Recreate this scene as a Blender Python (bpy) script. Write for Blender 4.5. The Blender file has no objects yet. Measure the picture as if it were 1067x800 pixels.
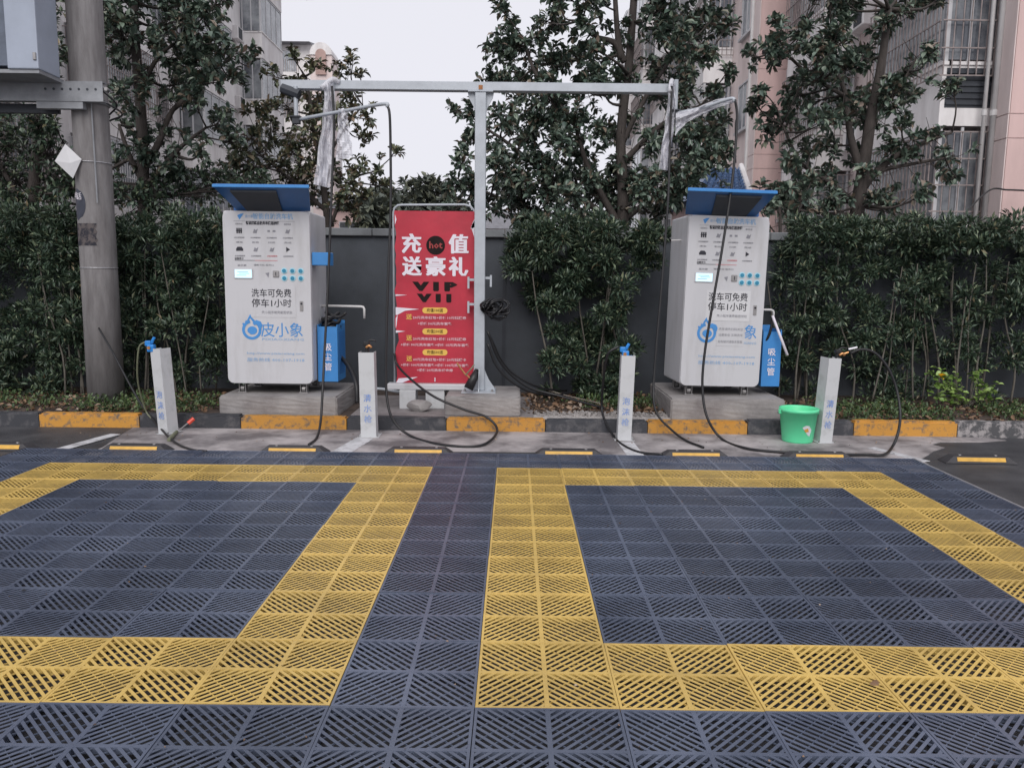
import bpy, math, random, bmesh
import numpy as np
from mathutils import Vector, Matrix, Euler
rnd = random.Random(7)
scene = bpy.context.scene
COL = scene.collection
PI = math.pi

# ------------------------------------------------------------------ camera
F = 824.73                                   # focal length in photo pixels (1067 wide)
CAM = Vector((0.1191, -2.5577, 1.4622))
PITCH, YAW, ROLL = 0.131688, -0.001263, 0.011353
fw = Vector((math.sin(YAW)*math.cos(PITCH), math.cos(YAW)*math.cos(PITCH), -math.sin(PITCH)))
r0 = Vector((math.cos(YAW), -math.sin(YAW), 0)); u0 = r0.cross(fw)
RT = r0*math.cos(ROLL) + u0*math.sin(ROLL); UP = -r0*math.sin(ROLL) + u0*math.cos(ROLL)
cd = bpy.data.cameras.new('camera'); cam = bpy.data.objects.new('camera', cd); COL.objects.link(cam)
cam.matrix_world = Matrix(((RT.x, UP.x, -fw.x, CAM.x), (RT.y, UP.y, -fw.y, CAM.y), (RT.z, UP.z, -fw.z, CAM.z), (0, 0, 0, 1)))
cd.sensor_width = 36; cd.lens = F/1067*36; cd.clip_start = 0.05; cd.clip_end = 900
scene.camera = cam

# ------------------------------------------------------------------ sky and sun (dull overcast late afternoon)
W = bpy.data.worlds.new("World"); scene.world = W; W.use_nodes = True
nt = W.node_tree; nt.nodes.clear()
sky = nt.nodes.new('ShaderNodeTexSky'); sky.sky_type = 'NISHITA'; sky.sun_disc = False
SUN_EL, SUN_AZ = math.radians(38), math.radians(184)
sky.sun_elevation = SUN_EL; sky.sun_rotation = SUN_AZ; sky.air_density = 1; sky.dust_density = 4
hs = nt.nodes.new('ShaderNodeHueSaturation'); hs.inputs['Saturation'].default_value = 0.12
mx = nt.nodes.new('ShaderNodeMix'); mx.data_type = 'RGBA'; mx.inputs['Factor'].default_value = 0.93
mx.inputs['B'].default_value = (7.45, 7.45, 8.1, 1)
bg = nt.nodes.new('ShaderNodeBackground'); bg.inputs['Strength'].default_value = 0.099
ow = nt.nodes.new('ShaderNodeOutputWorld')
nt.links.new(sky.outputs[0], hs.inputs['Color']); nt.links.new(hs.outputs[0], mx.inputs['A'])
nt.links.new(mx.outputs['Result'], bg.inputs[0]); nt.links.new(bg.outputs[0], ow.inputs[0])
sd = bpy.data.lights.new('sun', 'SUN'); sd.energy = 1.5; sd.angle = math.radians(40); sd.color = (1, .96, .92)
so = bpy.data.objects.new('sun', sd); COL.objects.link(so)
so.rotation_euler = (math.radians(90)-SUN_EL, 0, PI - SUN_AZ)
scene.view_settings.view_transform = 'Standard'; scene.view_settings.look = 'None'
scene.view_settings.exposure = 0.22; scene.view_settings.gamma = 1

# ------------------------------------------------------------------ helpers
def ray(x, y): return RT*((x-533.5)/F) - UP*((y-400)/F) + fw
def at(x, y, Y):
    d = ray(x, y); return CAM + d*((Y-CAM.y)/d.y)
def gz(x, y, z=-.02):
    d = ray(x, y); return CAM + d*((z-CAM.z)/d.z)

def origin(p):
    v = Vector((0, 0, 0))
    while p: v += p.location; p = p.parent
    return v

class MB:
    """collects shapes in world (or local) coordinates, linked as ONE mesh object"""
    def __init__(s): s.v = []; s.f = []
    def raw(s, vs, fs):
        n = len(s.v); s.v += [Vector(v) for v in vs]; s.f += [tuple(n+i for i in f) for f in fs]; return s
    def box(s, x0, x1, y0, y1, z0, z1, M=None):
        vs = [Vector((x, y, z)) for z in (z0, z1) for y in (y0, y1) for x in (x0, x1)]
        if M: vs = [M @ v for v in vs]
        return s.raw(vs, [(0, 2, 3, 1), (4, 5, 7, 6), (0, 1, 5, 4), (2, 6, 7, 3), (0, 4, 6, 2), (1, 3, 7, 5)])
    def rbox(s, x0, x1, y0, y1, z0, z1, b=.01, seg=2, M=None):
        bm = bmesh.new(); bmesh.ops.create_cube(bm, size=1)
        for v in bm.verts:
            v.co = Vector(((x0+x1)/2+v.co.x*(x1-x0), (y0+y1)/2+v.co.y*(y1-y0), (z0+z1)/2+v.co.z*(z1-z0)))
        bmesh.ops.bevel(bm, geom=bm.edges[:], offset=b, segments=seg, profile=.6, affect='EDGES')
        bm.verts.ensure_lookup_table(); bm.verts.index_update()
        vs = [M @ v.co if M else v.co.copy() for v in bm.verts]
        s.raw(vs, [tuple(v.index for v in f.verts) for f in bm.faces]); bm.free(); return s
    def tube(s, pts, r, n=8, r1=None, caps=True):
        pts = [Vector(p) for p in pts]; N = len(pts); rings = []
        prev = None
        for i, p in enumerate(pts):
            d = (pts[min(i+1, N-1)] - pts[max(i-1, 0)]); d = d.normalized() if d.length > 1e-9 else Vector((0, 0, 1))
            if prev is None: a = d.orthogonal().normalized()
            else:
                a = prev - d*prev.dot(d); a = a.normalized() if a.length > 1e-6 else d.orthogonal().normalized()
            prev = a; b = d.cross(a)
            rr = r if r1 is None else r + (r1-r)*i/max(1, N-1)
            if isinstance(r, (list, tuple)): rr = r[i]
            rings.append([p + (a*math.cos(2*PI*k/n) + b*math.sin(2*PI*k/n))*rr for k in range(n)])
        vs = [v for R_ in rings for v in R_]
        fs = [(i*n+k, i*n+(k+1) % n, (i+1)*n+(k+1) % n, (i+1)*n+k) for i in range(N-1) for k in range(n)]
        if caps: fs += [tuple(range(n))[::-1], tuple((N-1)*n+k for k in range(n))]
        return s.raw(vs, fs)
    def lathe(s, prof, c=(0, 0, 0), n=32):
        c = Vector(c); m = len(prof)
        vs = [c + Vector((r*math.cos(2*PI*k/n), r*math.sin(2*PI*k/n), z)) for r, z in prof for k in range(n)]
        return s.raw(vs, [(i*n+k, i*n+(k+1) % n, (i+1)*n+(k+1) % n, (i+1)*n+k) for i in range(m-1) for k in range(n)])
    def prism(s, poly, ax, a0, a1):
        """polygon in the two other axes extruded along axis ax from a0 to a1"""
        def mk(p, a):
            q = list(p); q.insert(ax, a); return Vector(q)
        n = len(poly)
        vs = [mk(p, a0) for p in poly] + [mk(p, a1) for p in poly]
        return s.raw(vs, [tuple(range(n))[::-1], tuple(range(n, 2*n))] + [(i, (i+1) % n, n+(i+1) % n, n+i) for i in range(n)])
    def mesh(s, name, m, off=Vector((0, 0, 0)), smooth=False):
        me = bpy.data.meshes.new(name)
        me.from_pydata([v-off for v in s.v], [], s.f); me.materials.append(m)
        bm = bmesh.new(); bm.from_mesh(me); bmesh.ops.recalc_face_normals(bm, faces=bm.faces[:]); bm.to_mesh(me); bm.free()
        if smooth: me.shade_smooth()
        me.update(); return me
    def build(s, name, m, parent=None, local=False, smooth=False, **kw):
        off = Vector((0, 0, 0)) if local else origin(parent)
        o = bpy.data.objects.new(name, s.mesh(name, m, off, smooth)); COL.objects.link(o)
        if parent: o.parent = parent
        for k, v in kw.items(): o[k] = v
        return o

def thing(name, label, cat, loc=(0, 0, 0), rz=0, group=None, kind=None):
    o = bpy.data.objects.new(name, None); COL.objects.link(o); o.location = loc; o.rotation_euler = (0, 0, rz)
    o.empty_display_size = .1
    if label: o['label'] = label
    if cat: o['category'] = cat
    if group: o['group'] = group
    if kind: o['kind'] = kind
    return o
def tag(o, label=None, cat=None, group=None, kind=None):
    if label: o['label'] = label
    if cat: o['category'] = cat
    if group: o['group'] = group
    if kind: o['kind'] = kind
    return o

def smoothpath(pts, sub=6):
    pts = [Vector(p) for p in pts]
    if len(pts) < 3: return pts
    P = [pts[0]*2-pts[1]] + pts + [pts[-1]*2-pts[-2]]; out = []
    for i in range(1, len(P)-2):
        a, b, c, d = P[i-1], P[i], P[i+1], P[i+2]
        for k in range(sub):
            t = k/sub
            out.append(.5*((2*b) + (c-a)*t + (2*a-5*b+4*c-d)*t*t + (3*b-a-3*c+d)*t**3))
    out.append(pts[-1]); return out

# ------------------------------------------------------------------ materials
def mat(name, col, rough=.6, var=.25, scale=6, metal=0, bump=0., bscale=60, emit=None, col2=None, thresh=None, rndobj=0., detail=6, spec=.5, alpha=1, trans=0, island=None, stretch=None, world=False):
    m = bpy.data.materials.new(name); m.use_nodes = True; t = m.node_tree; N = t.nodes; L = t.links
    b = N['Principled BSDF']; b.inputs['Roughness'].default_value = rough; b.inputs['Metallic'].default_value = metal
    b.inputs['Specular IOR Level'].default_value = spec
    tc = N.new('ShaderNodeTexCoord'); src = tc.outputs['Object']
    if world: src = N.new('ShaderNodeNewGeometry').outputs['Position']
    if stretch:
        mp = N.new('ShaderNodeMapping'); mp.inputs['Scale'].default_value = stretch; L.new(src, mp.inputs[0]); src = mp.outputs[0]
    nz = N.new('ShaderNodeTexNoise'); nz.inputs['Scale'].default_value = scale; nz.inputs['Detail'].default_value = detail
    nz.inputs['Roughness'].default_value = .65; L.new(src, nz.inputs['Vector'])
    rp = N.new('ShaderNodeValToRGB'); L.new(nz.outputs['Fac'], rp.inputs[0])
    lo = [c*(1-var) for c in col[:3]]+[1]; hi = [min(1, c*(1+var)) for c in col[:3]]+[1]
    if col2: lo = list(col2[:3])+[1]; hi = list(col[:3])+[1]
    a, z = thresh or (.3, .7)
    rp.color_ramp.elements[0].position = a; rp.color_ramp.elements[0].color = lo
    rp.color_ramp.elements[1].position = z; rp.color_ramp.elements[1].color = hi
    out = rp.outputs[0]
    if island:
        g = N.new('ShaderNodeNewGeometry'); ir = N.new('ShaderNodeValToRGB'); L.new(g.outputs['Random Per Island'], ir.inputs[0])
        e = ir.color_ramp.elements; e[0].color = island[0][1]+(1,); e[0].position = island[0][0]
        e[1].color = island[-1][1]+(1,); e[1].position = island[-1][0]
        for p_, c_ in island[1:-1]:
            q = e.new(p_); q.color = c_+(1,)
        mm = N.new('ShaderNodeMix'); mm.data_type = 'RGBA'; mm.blend_type = 'MULTIPLY'; mm.inputs['Factor'].default_value = .5
        L.new(ir.outputs[0], mm.inputs['A']); L.new(out, mm.inputs['B']); out = ir.outputs[0]
    if rndobj:
        oi = N.new('ShaderNodeObjectInfo'); mr = N.new('ShaderNodeMapRange'); L.new(oi.outputs['Random'], mr.inputs[0])
        mr.inputs['To Min'].default_value = 1-rndobj; mr.inputs['To Max'].default_value = 1+rndobj
        hv = N.new('ShaderNodeHueSaturation'); L.new(out, hv.inputs['Color']); L.new(mr.outputs[0], hv.inputs['Value']); out = hv.outputs[0]
    L.new(out, b.inputs['Base Color'])
    if bump:
        n2 = N.new('ShaderNodeTexNoise'); n2.inputs['Scale'].default_value = bscale; n2.inputs['Detail'].default_value = 5; L.new(src, n2.inputs['Vector'])
        bp = N.new('ShaderNodeBump'); bp.inputs['Strength'].default_value = bump; bp.inputs['Distance'].default_value = .01
        L.new(n2.outputs['Fac'], bp.inputs['Height']); L.new(bp.outputs[0], b.inputs['Normal'])
    if emit:
        b.inputs['Emission Color'].default_value = tuple(emit[:3])+(1,); b.inputs['Emission Strength'].default_value = emit[3]
    if alpha < 1: b.inputs['Alpha'].default_value = alpha
    if trans: b.inputs['Transmission Weight'].default_value = trans
    return m

M = {}
M['asphalt'] = mat('asphalt', (.075, .076, .082), .55, scale=2.2, col2=(.028, .029, .034), thresh=(.35, .68), bump=.8, bscale=140, detail=12)
M['under'] = M['asphalt']
M['concrete'] = mat('concrete_worn', (.40, .37, .37), .7, scale=1.6, col2=(.13, .118, .122), thresh=(.40, .60), bump=.35, bscale=40, detail=10)
M['conc_pad'] = mat('concrete_plinth', (.30, .285, .28), .8, scale=2.6, col2=(.17, .155, .155), thresh=(.32, .6), bump=.4, bscale=30, detail=9)
M['pave'] = mat('concrete_pavement', (.22, .2, .2), .8, .3, 4, bump=.4, bscale=50)
M['soil'] = mat('soil', (.075, .055, .045), .95, .5, 9, bump=1, bscale=25)
M['gravel'] = mat('pale_gravel', (.32, .3, .29), .9, .35, 30, bump=.8, bscale=60, rndobj=.2)
M['kyel'] = mat('kerb_yellow', (.50, .24, .04), .65, scale=15, col2=(.15, .115, .085), thresh=(.36, .50), bump=.3, bscale=60, detail=10, rndobj=.12)
M['kblk'] = mat('kerb_black', (.04, .042, .05), .65, scale=8, col2=(.12, .115, .12), thresh=(.3, .5), bump=.3, bscale=60, detail=10, rndobj=.15)
M['kbare'] = mat('kerb_bare', (.08, .08, .085), .8, scale=11, col2=(.32, .3, .3), thresh=(.42, .52), bump=.4, detail=10)
M['tblue'] = mat('tile_blue_grey', (.104, .124, .176), .36, scale=2.1, col2=(.060, .074, .112), thresh=(.34, .62), detail=12, world=True, rndobj=.13, bump=.12, bscale=120)
M['tyel'] = mat('tile_yellow', (.62, .43, .125), .42, scale=2.6, col2=(.42, .29, .09), thresh=(.30, .55), detail=12, world=True, rndobj=.09, bump=.12, bscale=120)
M['pline'] = mat('road_paint', (.55, .55, .57), .7, scale=9, col2=(.3, .3, .31), thresh=(.35, .55), detail=9)
M['rub'] = mat('black_rubber', (.035, .033, .037), .6, .3, 10, bump=.3)
M['reflect'] = mat('reflective_yellow', (.60, .34, .05), .45, .2, 14)
M['alu'] = mat('aluminium', (.5, .5, .53), .4, .15, 10, metal=.6)
M['white'] = mat('white_powder_coat', (.53, .53, .555), .42, scale=3, col2=(.43, .425, .435), thresh=(.28, .5), stretch=(1.6, 1.6, .35), detail=9, bump=.04, bscale=20)
M['white2'] = mat('white_bollard_paint', (.52, .53, .545), .5, scale=7, col2=(.38, .39, .39), thresh=(.28, .5), detail=8)
M['galv'] = mat('grey_painted_steel', (.40, .43, .47), .45, .12, 6, metal=.15)
M['blue'] = mat('blue_sheet_metal', (.022, .115, .33), .4, .12, 5)
M['bluel'] = mat('blue_panel', (.045, .23, .56), .45, .1, 4)
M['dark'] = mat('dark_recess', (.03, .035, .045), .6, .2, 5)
M['ink'] = mat('black_ink', (.045, .045, .055), .8, .1, 5, spec=.15)
M['inkg'] = mat('grey_ink', (.22, .22, .25), .6, .1, 5)
M['inkb'] = mat('blue_ink', (.06, .25, .58), .5, .1, 5)
M['inklb'] = mat('pale_blue_ink', (.22, .38, .60), .5, .1, 5)
M['inkr'] = mat('red_ink', (.6, .12, .14), .5, .1, 5)
M['faded'] = mat('faded_blue_ink', (.10, .22, .60), .6, scale=30, col2=(.30, .38, .56), thresh=(.4, .6))
M['paper'] = mat('paper', (.58, .58, .6), .6, .05, 6)
M['steelw'] = mat('worn_steel', (.32, .31, .31), .4, .2, 10, metal=.6)
M['btn'] = mat('button_blue', (.03, .22, .36), .3, .1, 10)
M['btnr'] = mat('button_ring', (.35, .62, .72), .4, .1, 10)
M['lcd'] = mat('lcd', (.3, .45, .5), .3, .05, 5, emit=(.55, .85, 1., .95))
M['hose'] = mat('black_hose', (.012, .012, .014), .45, .2, 20)
M['hoseg'] = mat('olive_tube', (.16, .17, .11), .4, .2, 20)
M['brass'] = mat('brass', (.55, .28, .12), .35, .2, 30, metal=.8)
M['gunb'] = mat('blue_plastic', (.02, .22, .62), .35, .2, 30)
M['red'] = mat('banner_red', (.43, .019, .042), .5, .2, 2.2, bump=.7, bscale=3.5)
M['bwhite'] = mat('banner_white', (.72, .68, .75), .6, .06, 8)
M['bpink'] = mat('banner_pink', (.66, .42, .47), .6, .06, 8)
M['byel'] = mat('banner_yellow', (.74, .46, .09), .6, .06, 8)
M['bdark'] = mat('banner_dark', (.018, .013, .013), .8, .3, 8, spec=.15)
M['wrap'] = mat('plastic_film', (.72, .72, .77), .3, .14, 12, bump=.8, bscale=25, alpha=.66)
M['bucket'] = mat('green_plastic', (.13, .74, .38), .35, .06, 5)
M['polec'] = mat('pole_concrete', (.235, .225, .228), .85, scale=4, col2=(.13, .12, .122), thresh=(.3, .62), bump=.4, bscale=60, detail=10, stretch=(3, 3, .5))
M['boxg'] = mat('cabinet_grey_blue', (.33, .37, .45), .45, .12, 2)
M['iron'] = mat('galvanised_channel', (.27, .28, .3), .55, .2, 7, metal=.3)
M['wallm'] = mat('wall_render', (.062, .070, .082), .85, .28, 1.3, bump=.2, bscale=60)
M['cope'] = mat('wall_coping', (.17, .18, .19), .85, .25, 3, bump=.2)
M['bark'] = mat('bark', (.055, .046, .042), .9, .4, 9, bump=1, bscale=30, stretch=(2, 2, .6))
M['barkl'] = mat('pale_bark', (.22, .19, .165), .9, .4, 12, bump=.8, bscale=30)
M['stem'] = mat('hedge_stem', (.11, .10, .085), .85, .35, 12)
def leafmat(name, cols, rough=.38): return mat(name, (.5, .5, .5), rough, .3, 4, island=cols, spec=.5)
M['leafT'] = leafmat('magnolia_leaf', [(0, (.050, .078, .064)), (.45, (.095, .138, .105)), (.82, (.17, .215, .16)), (.93, (.20, .16, .12)), (1, (.14, .10, .08))], .30)
M['leafB'] = leafmat('bronze_leaf', [(0, (.06, .085, .06)), (.5, (.13, .145, .09)), (.75, (.20, .19, .11)), (.9, (.22, .155, .10)), (1, (.13, .10, .08))])
M['leafH'] = leafmat('hedge_leaf', [(0, (.026, .048, .032)), (.5, (.050, .082, .054)), (.82, (.095, .135, .085)), (.97, (.19, .23, .14)), (1, (.22, .17, .10))], .34)
M['leafL'] = leafmat('light_leaf', [(0, (.10, .19, .04)), (.5, (.19, .30, .07)), (1, (.32, .44, .14))])
M['leafF'] = leafmat('far_leaf', [(0, (.07, .085, .075)), (.5, (.11, .13, .11)), (1, (.17, .18, .12))], .6)
M['weed'] = leafmat('weed_leaf', [(0, (.03, .06, .025)), (.6, (.06, .10, .035)), (1, (.12, .17, .06))], .5)
M['litter'] = leafmat('dead_leaf', [(0, (.06, .035, .02)), (.5, (.16, .09, .05)), (.85, (.26, .17, .11)), (1, (.4, .33, .27))], .8)
M['pink'] = mat('pink_render', (.72, .52, .495), .85, scale=1.4, col2=(.56, .41, .39), thresh=(.3, .65), bump=.15, bscale=40, stretch=(1, 1, .25), detail=9)
M['pinkd'] = mat('pink_side_render', (.80, .69, .67), .85, scale=1.4, col2=(.60, .50, .48), thresh=(.3, .65), stretch=(1, 1, .25), detail=9)
M['cream'] = mat('white_render', (.82, .80, .80), .85, scale=1.6, col2=(.6, .57, .565), thresh=(.3, .6), stretch=(1, 1, .3), detail=9)
M['brick'] = mat('red_brown_panel', (.42, .29, .26), .85, .15, 2)
M['glass'] = mat('window_glass', (.34, .36, .38), .10, scale=.7, col2=(.09, .10, .12), thresh=(.4, .6), spec=.8, rndobj=.5)
M['wframe'] = mat('window_frame', (.5, .5, .52), .5, .1, 3)
M['grille'] = mat('rusty_grille', (.25, .21, .205), .6, .35, 6)
M['grillew'] = mat('pale_grille', (.5, .49, .5), .6, .2, 6)
M['pvc'] = mat('pvc_pipe', (.58, .57, .57), .5, .1, 3)
M['rooft'] = mat('blue_roof_tile', (.07, .13, .26), .4, .3, 8, rndobj=.2)
M['roofg'] = mat('grey_roof', (.20, .20, .22), .8, .2, 3)
M['hill'] = mat('yard_ground', (.14, .13, .125), .9, .3, .5)

# ------------------------------------------------------------------ ground
def struct(o): o['kind'] = 'structure'; return o
struct(MB().box(-300, 300, -60, 400, -.30, -.035).build('ground', M['asphalt']))
def sheet(name, poly, z, m, th=.004):
    # slightly jittered outline sheet
    return struct(MB().prism([(p[0], p[1]) for p in poly], 2, z-th, z).build(name, m))
cp = [(-3.45, 3.6), (-3.45, 4.2), (-3.56, 4.75), (-3.62, 5.12), (4.75, 5.14), (4.9, 4.98), (4.6, 4.88), (4.2, 4.86), (4.05, 4.74), (4.1, 4.6), (3.92, 4.45), (3.8, 4.3), (3.62, 4.1), (3.55, 3.6)]
sheet('concrete_strip', cp, -.029, M['concrete'], .006)
struct(MB().box(-3.98, 3.49, -1.48, 3.98, -.036, -.0338).build('slot_shade_sheet', mat('slot_shade_dark', (.018, .018, .02), .5, .4, 3)))  # near-black sheet added under the mat, its colour stands for shade in the slots
# painted bay lines running out from under the mat
def line(ax, ay, bx, by, w, z=-.0245):
    a = Vector((ax, ay, 0)); b = Vector((bx, by, 0)); n = (b-a).normalized(); n = Vector((-n.y, n.x, 0))*w/2
    return sheet('painted_line', [a-n, b-n, b+n, a+n], z, M['pline'], .0045)
line(-3.78, 3.95, -3.62, 4.76, .11)
line(-1.36, 4.02, -1.26, 4.70, .17); line(1.18, 4.02, 1.17, 4.66, .15)
line(3.62, 4.0, 3.4, 4.55, .09, -.0245)
# planting bed, pavement and yard behind the wall
struct(MB().box(-14, 14, 5.24, 7.2, -.035, .075).build('planting_bed', M['soil']))
struct(MB().box(-1.50, .33, 5.243, 6.6, -.03, .098).build('pavement', M['pave']))
struct(MB().box(.33, 1.7, 5.243, 5.42, -.03, .094).build('pavement', M['gravel']))

# kerb: one metre stones painted in turn
kerb = struct(thing('kerb', None, None, (0, 5.12, -.035)))
kx = -8.32
i = 0
order = []
x = -4.57
while x > -9: x -= .985; order.insert(0, x)
edges = [-8.5, -7.5, -6.5, -5.55, -4.55, -3.56, -2.56, -1.515, -.535, .442, 1.45, 2.435, 3.48, 4.50, 5.5, 6.5, 7.5, 8.5]
for k in range(len(edges)-1):
    a, b = edges[k], edges[k+1]
    kind = 'kyel' if k % 2 == 0 else 'kblk'
    if a < -4.6: kind = 'kblk' if k == 3 else 'kbare'
    if k >= 13: kind = 'kbare'
    top = .098+rnd.uniform(-.006, .006) + (.018 if k > 10 else 0)
    mid = (a+b)/2 if kind != 'kbare' else None
    dy = rnd.uniform(-.006, .006)
    zt = top-.0
    mb = MB()
    bm = bmesh.new(); bmesh.ops.create_cube(bm, size=1)
    for v in bm.verts: v.co = Vector(((a+b)/2+v.co.x*(b-a-.008), 5.18+dy+v.co.y*.122, (zt-.2)/2+v.co.z*(zt+.2)))
    bmesh.ops.bevel(bm, geom=[e for e in bm.edges if abs(e.verts[0].co.z-e.verts[1].co.z) < .01 and e.verts[0].co.z > 0], offset=.016, segments=2, affect='EDGES')
    bmesh.ops.subdivide_edges(bm, edges=[e for e in bm.edges if abs(e.verts[0].co.x-e.verts[1].co.x) > .5], cuts=10)
    for v in bm.verts:
        if v.co.z > 0: v.co.z += rnd.uniform(-.003, .003); v.co.y += rnd.uniform(-.002, .002)
    bm.verts.index_update()
    mb.raw([v.co.copy() for v in bm.verts], [tuple(v.index for v in f.verts) for f in bm.faces]); bm.free()
    mb.build('kerb_stone', M[kind], kerb)

# ------------------------------------------------------------------ interlocking wash-bay floor
C = .25
def clip(poly, a, b, c):          # keep a*x+b*y<=c
    out = []
    for i in range(len(poly)):
        p, q = poly[i], poly[(i+1) % len(poly)]
        fp, fq = a*p[0]+b*p[1]-c, a*q[0]+b*q[1]-c
        if fp <= 0: out.append(p)
        if (fp < 0 < fq) or (fq < 0 < fp):
            t = fp/(fp-fq); out.append((p[0]+(q[0]-p[0])*t, p[1]+(q[1]-p[1])*t))
    return out
def tile_mb():
    mb = MB(); S = C
    e = .0012
    o = S-e; w = .0095
    mb.box(-o, o, -o, -o+w, -.03, 0); mb.box(-o, o, o-w, o, -.03, 0)
    mb.box(-o, -o+w, -o+w, o-w, -.03, 0); mb.box(o-w, o, -o+w, o-w, -.03, 0)
    rib = .0085
    mb.box(-rib, rib, -o+w, o-w, -.024, -.0005); mb.box(-o+w, -rib, -rib, rib, -.024, -.0005); mb.box(rib, o-w, -rib, rib, -.024, -.0005)
    pitch = S/7.0/math.sqrt(2); hw = pitch*.222
    for sx in (-1, 1):
        for sy in (-1, 1):
            x0, x1 = sorted((sx*rib, sx*(o-w))); y0, y1 = sorted((sy*rib, sy*(o-w)))
            sq = [(x0, y0), (x1, y0), (x1, y1), (x0, y1)]
            # slats radiate from the tile centre: direction (sx,sy)
            nx, ny = -sy/math.sqrt(2), sx/math.sqrt(2)
            for k in range(-7, 8):
                c0 = k*pitch
                p = clip(sq, nx, ny, c0+hw)
                p = clip(p, -nx, -ny, -(c0-hw)) if p else p
                if len(p) >= 3: mb.prism(p, 2, -.0028, -.0012)
            dx, dy = sx/math.sqrt(2), sy/math.sqrt(2)
            for k in range(1, 7):
                c0 = k*S*math.sqrt(2)/7+.004
                p = clip(sq, dx, dy, c0+.0012); p = clip(p, -dx, -dy, -(c0-.0012)) if p else p
                if len(p) >= 3: mb.prism(p, 2, -.009, -.0040)
            # little feet
            mb.box(sx*.12-.006, sx*.12+.006, sy*.12-.006, sy*.12+.006, -.0338, -.0315)
    return mb
tmb = tile_mb()
meB = tmb.mesh('floor_tile', M['tblue']); meY = tmb.mesh('floor_tile_yellow', M['tyel'])
mat_root = thing('wash_bay_floor', 'interlocking slotted plastic floor in blue grey with two yellow bay outlines', 'floor grating', (0, 1.5, 0))
def is_yellow(i, j):               # tile indices, i from -8, j from -3
    def ring(a, b, c, d): return a <= i <= b and c <= j <= d and not (a < i < b and c < j < d)
    return ring(-7, -2, 0, 6) or ring(0, 5, 0, 6)
for i in range(-8, 7):
    for j in range(-3, 8):
        o = bpy.data.objects.new('floor_tile', meY if is_yellow(i, j) else meB); COL.objects.link(o); o.parent = mat_root
        o.location = ((i+.5)*.5+rnd.uniform(-.0008, .0008), (j+.5)*.5-1.5+rnd.uniform(-.0008, .0008), rnd.uniform(-.0025, .0012))
        o.rotation_euler = (rnd.uniform(-.005, .005), rnd.uniform(-.005, .005), rnd.uniform(-.002, .002))
es = MB().box(3.502, 3.516, -1.5, 4.0, -.033, .002).build('edge_strip', M['alu'], mat_root)
es = MB().box(-4.02, -4.002, -1.5, 4.0, -.033, .001).build('edge_strip', M['rub'], mat_root)

# wheel stops
def wheel_stop(cx, cy, label, rz=0, first=[None]):
    if first[0] is None:
        t = thing('wheel_stop', label, 'wheel stop', (cx, cy, -.03), rz, 'rubber wheel stops along the bays')
        mb = MB(); L_ = .30
        pr = [(-.06, 0), (.06, 0), (.038, .052), (-.038, .052)]
        vs = []
        for sx, xx, yy in ((-1, L_, .075), (1, L_, .075)): pass
        vs = [(-L_, -.075, 0), (L_, -.075, 0), (L_, .075, 0), (-L_, .075, 0), (-.225, -.045, .055), (.225, -.045, .055), (.225, .045, .055), (-.225, .045, .055)]
        mb.raw(vs, [(0, 3, 2, 1), (4, 5, 6, 7), (0, 1, 5, 4), (1, 2, 6, 5), (2, 3, 7, 6), (3, 0, 4, 7)])
        mb.build('body', M['rub'], t, local=True)
        m2 = MB(); m2.raw([(-.2, -.0695, .016), (.2, -.0695, .016), (.2, -.0515, .047), (-.2, -.0515, .047), (-.2, -.055, .012), (.2, -.055, .012), (.2, -.04, .045), (-.2, -.04, .045)],
               [(0, 1, 2, 3), (4, 7, 6, 5), (0, 4, 5, 1), (3, 2, 6, 7), (0, 3, 7, 4), (1, 5, 6, 2)])
        m2.build('reflector', M['reflect'], t, local=True)
        for sx in (-1, 1):
            MB().lathe([(0, .060), (.012, .060), (.014, .054)], (sx*.15, .005, 0), 8).build('bolt', M['steelw'], t, local=True)
        first[0] = t; return t
    r = first[0].copy(); COL.objects.link(r); r.location = (cx, cy, -.03); r.rotation_euler = (0, 0, rz); r['label'] = label
    for c in first[0].children:
        d = c.copy(); COL.objects.link(d); d.parent = r
    return r
for cx, lb in [(-4.27, 'black wheel stop with yellow strip cut off by the left edge of the photo'), (-3.10, 'black wheel stop with yellow strip nearest the leaning bollard on the left'),
               (-1.75, 'black wheel stop with yellow strip before the left wash machine'), (-.68, 'black wheel stop with yellow strip before the red banner'),
               (.60, 'black wheel stop with yellow strip just left of the white painted square and third bollard'), (1.68, 'black wheel stop with yellow strip before the right wash machine'),
               (2.73, 'black wheel stop with yellow strip before the green bucket')]:
    wheel_stop(cx, 4.085, lb)
wheel_stop(4.07, 4.03, 'lone black wheel stop with yellow strip on asphalt right of the mat', -.03)

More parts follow.
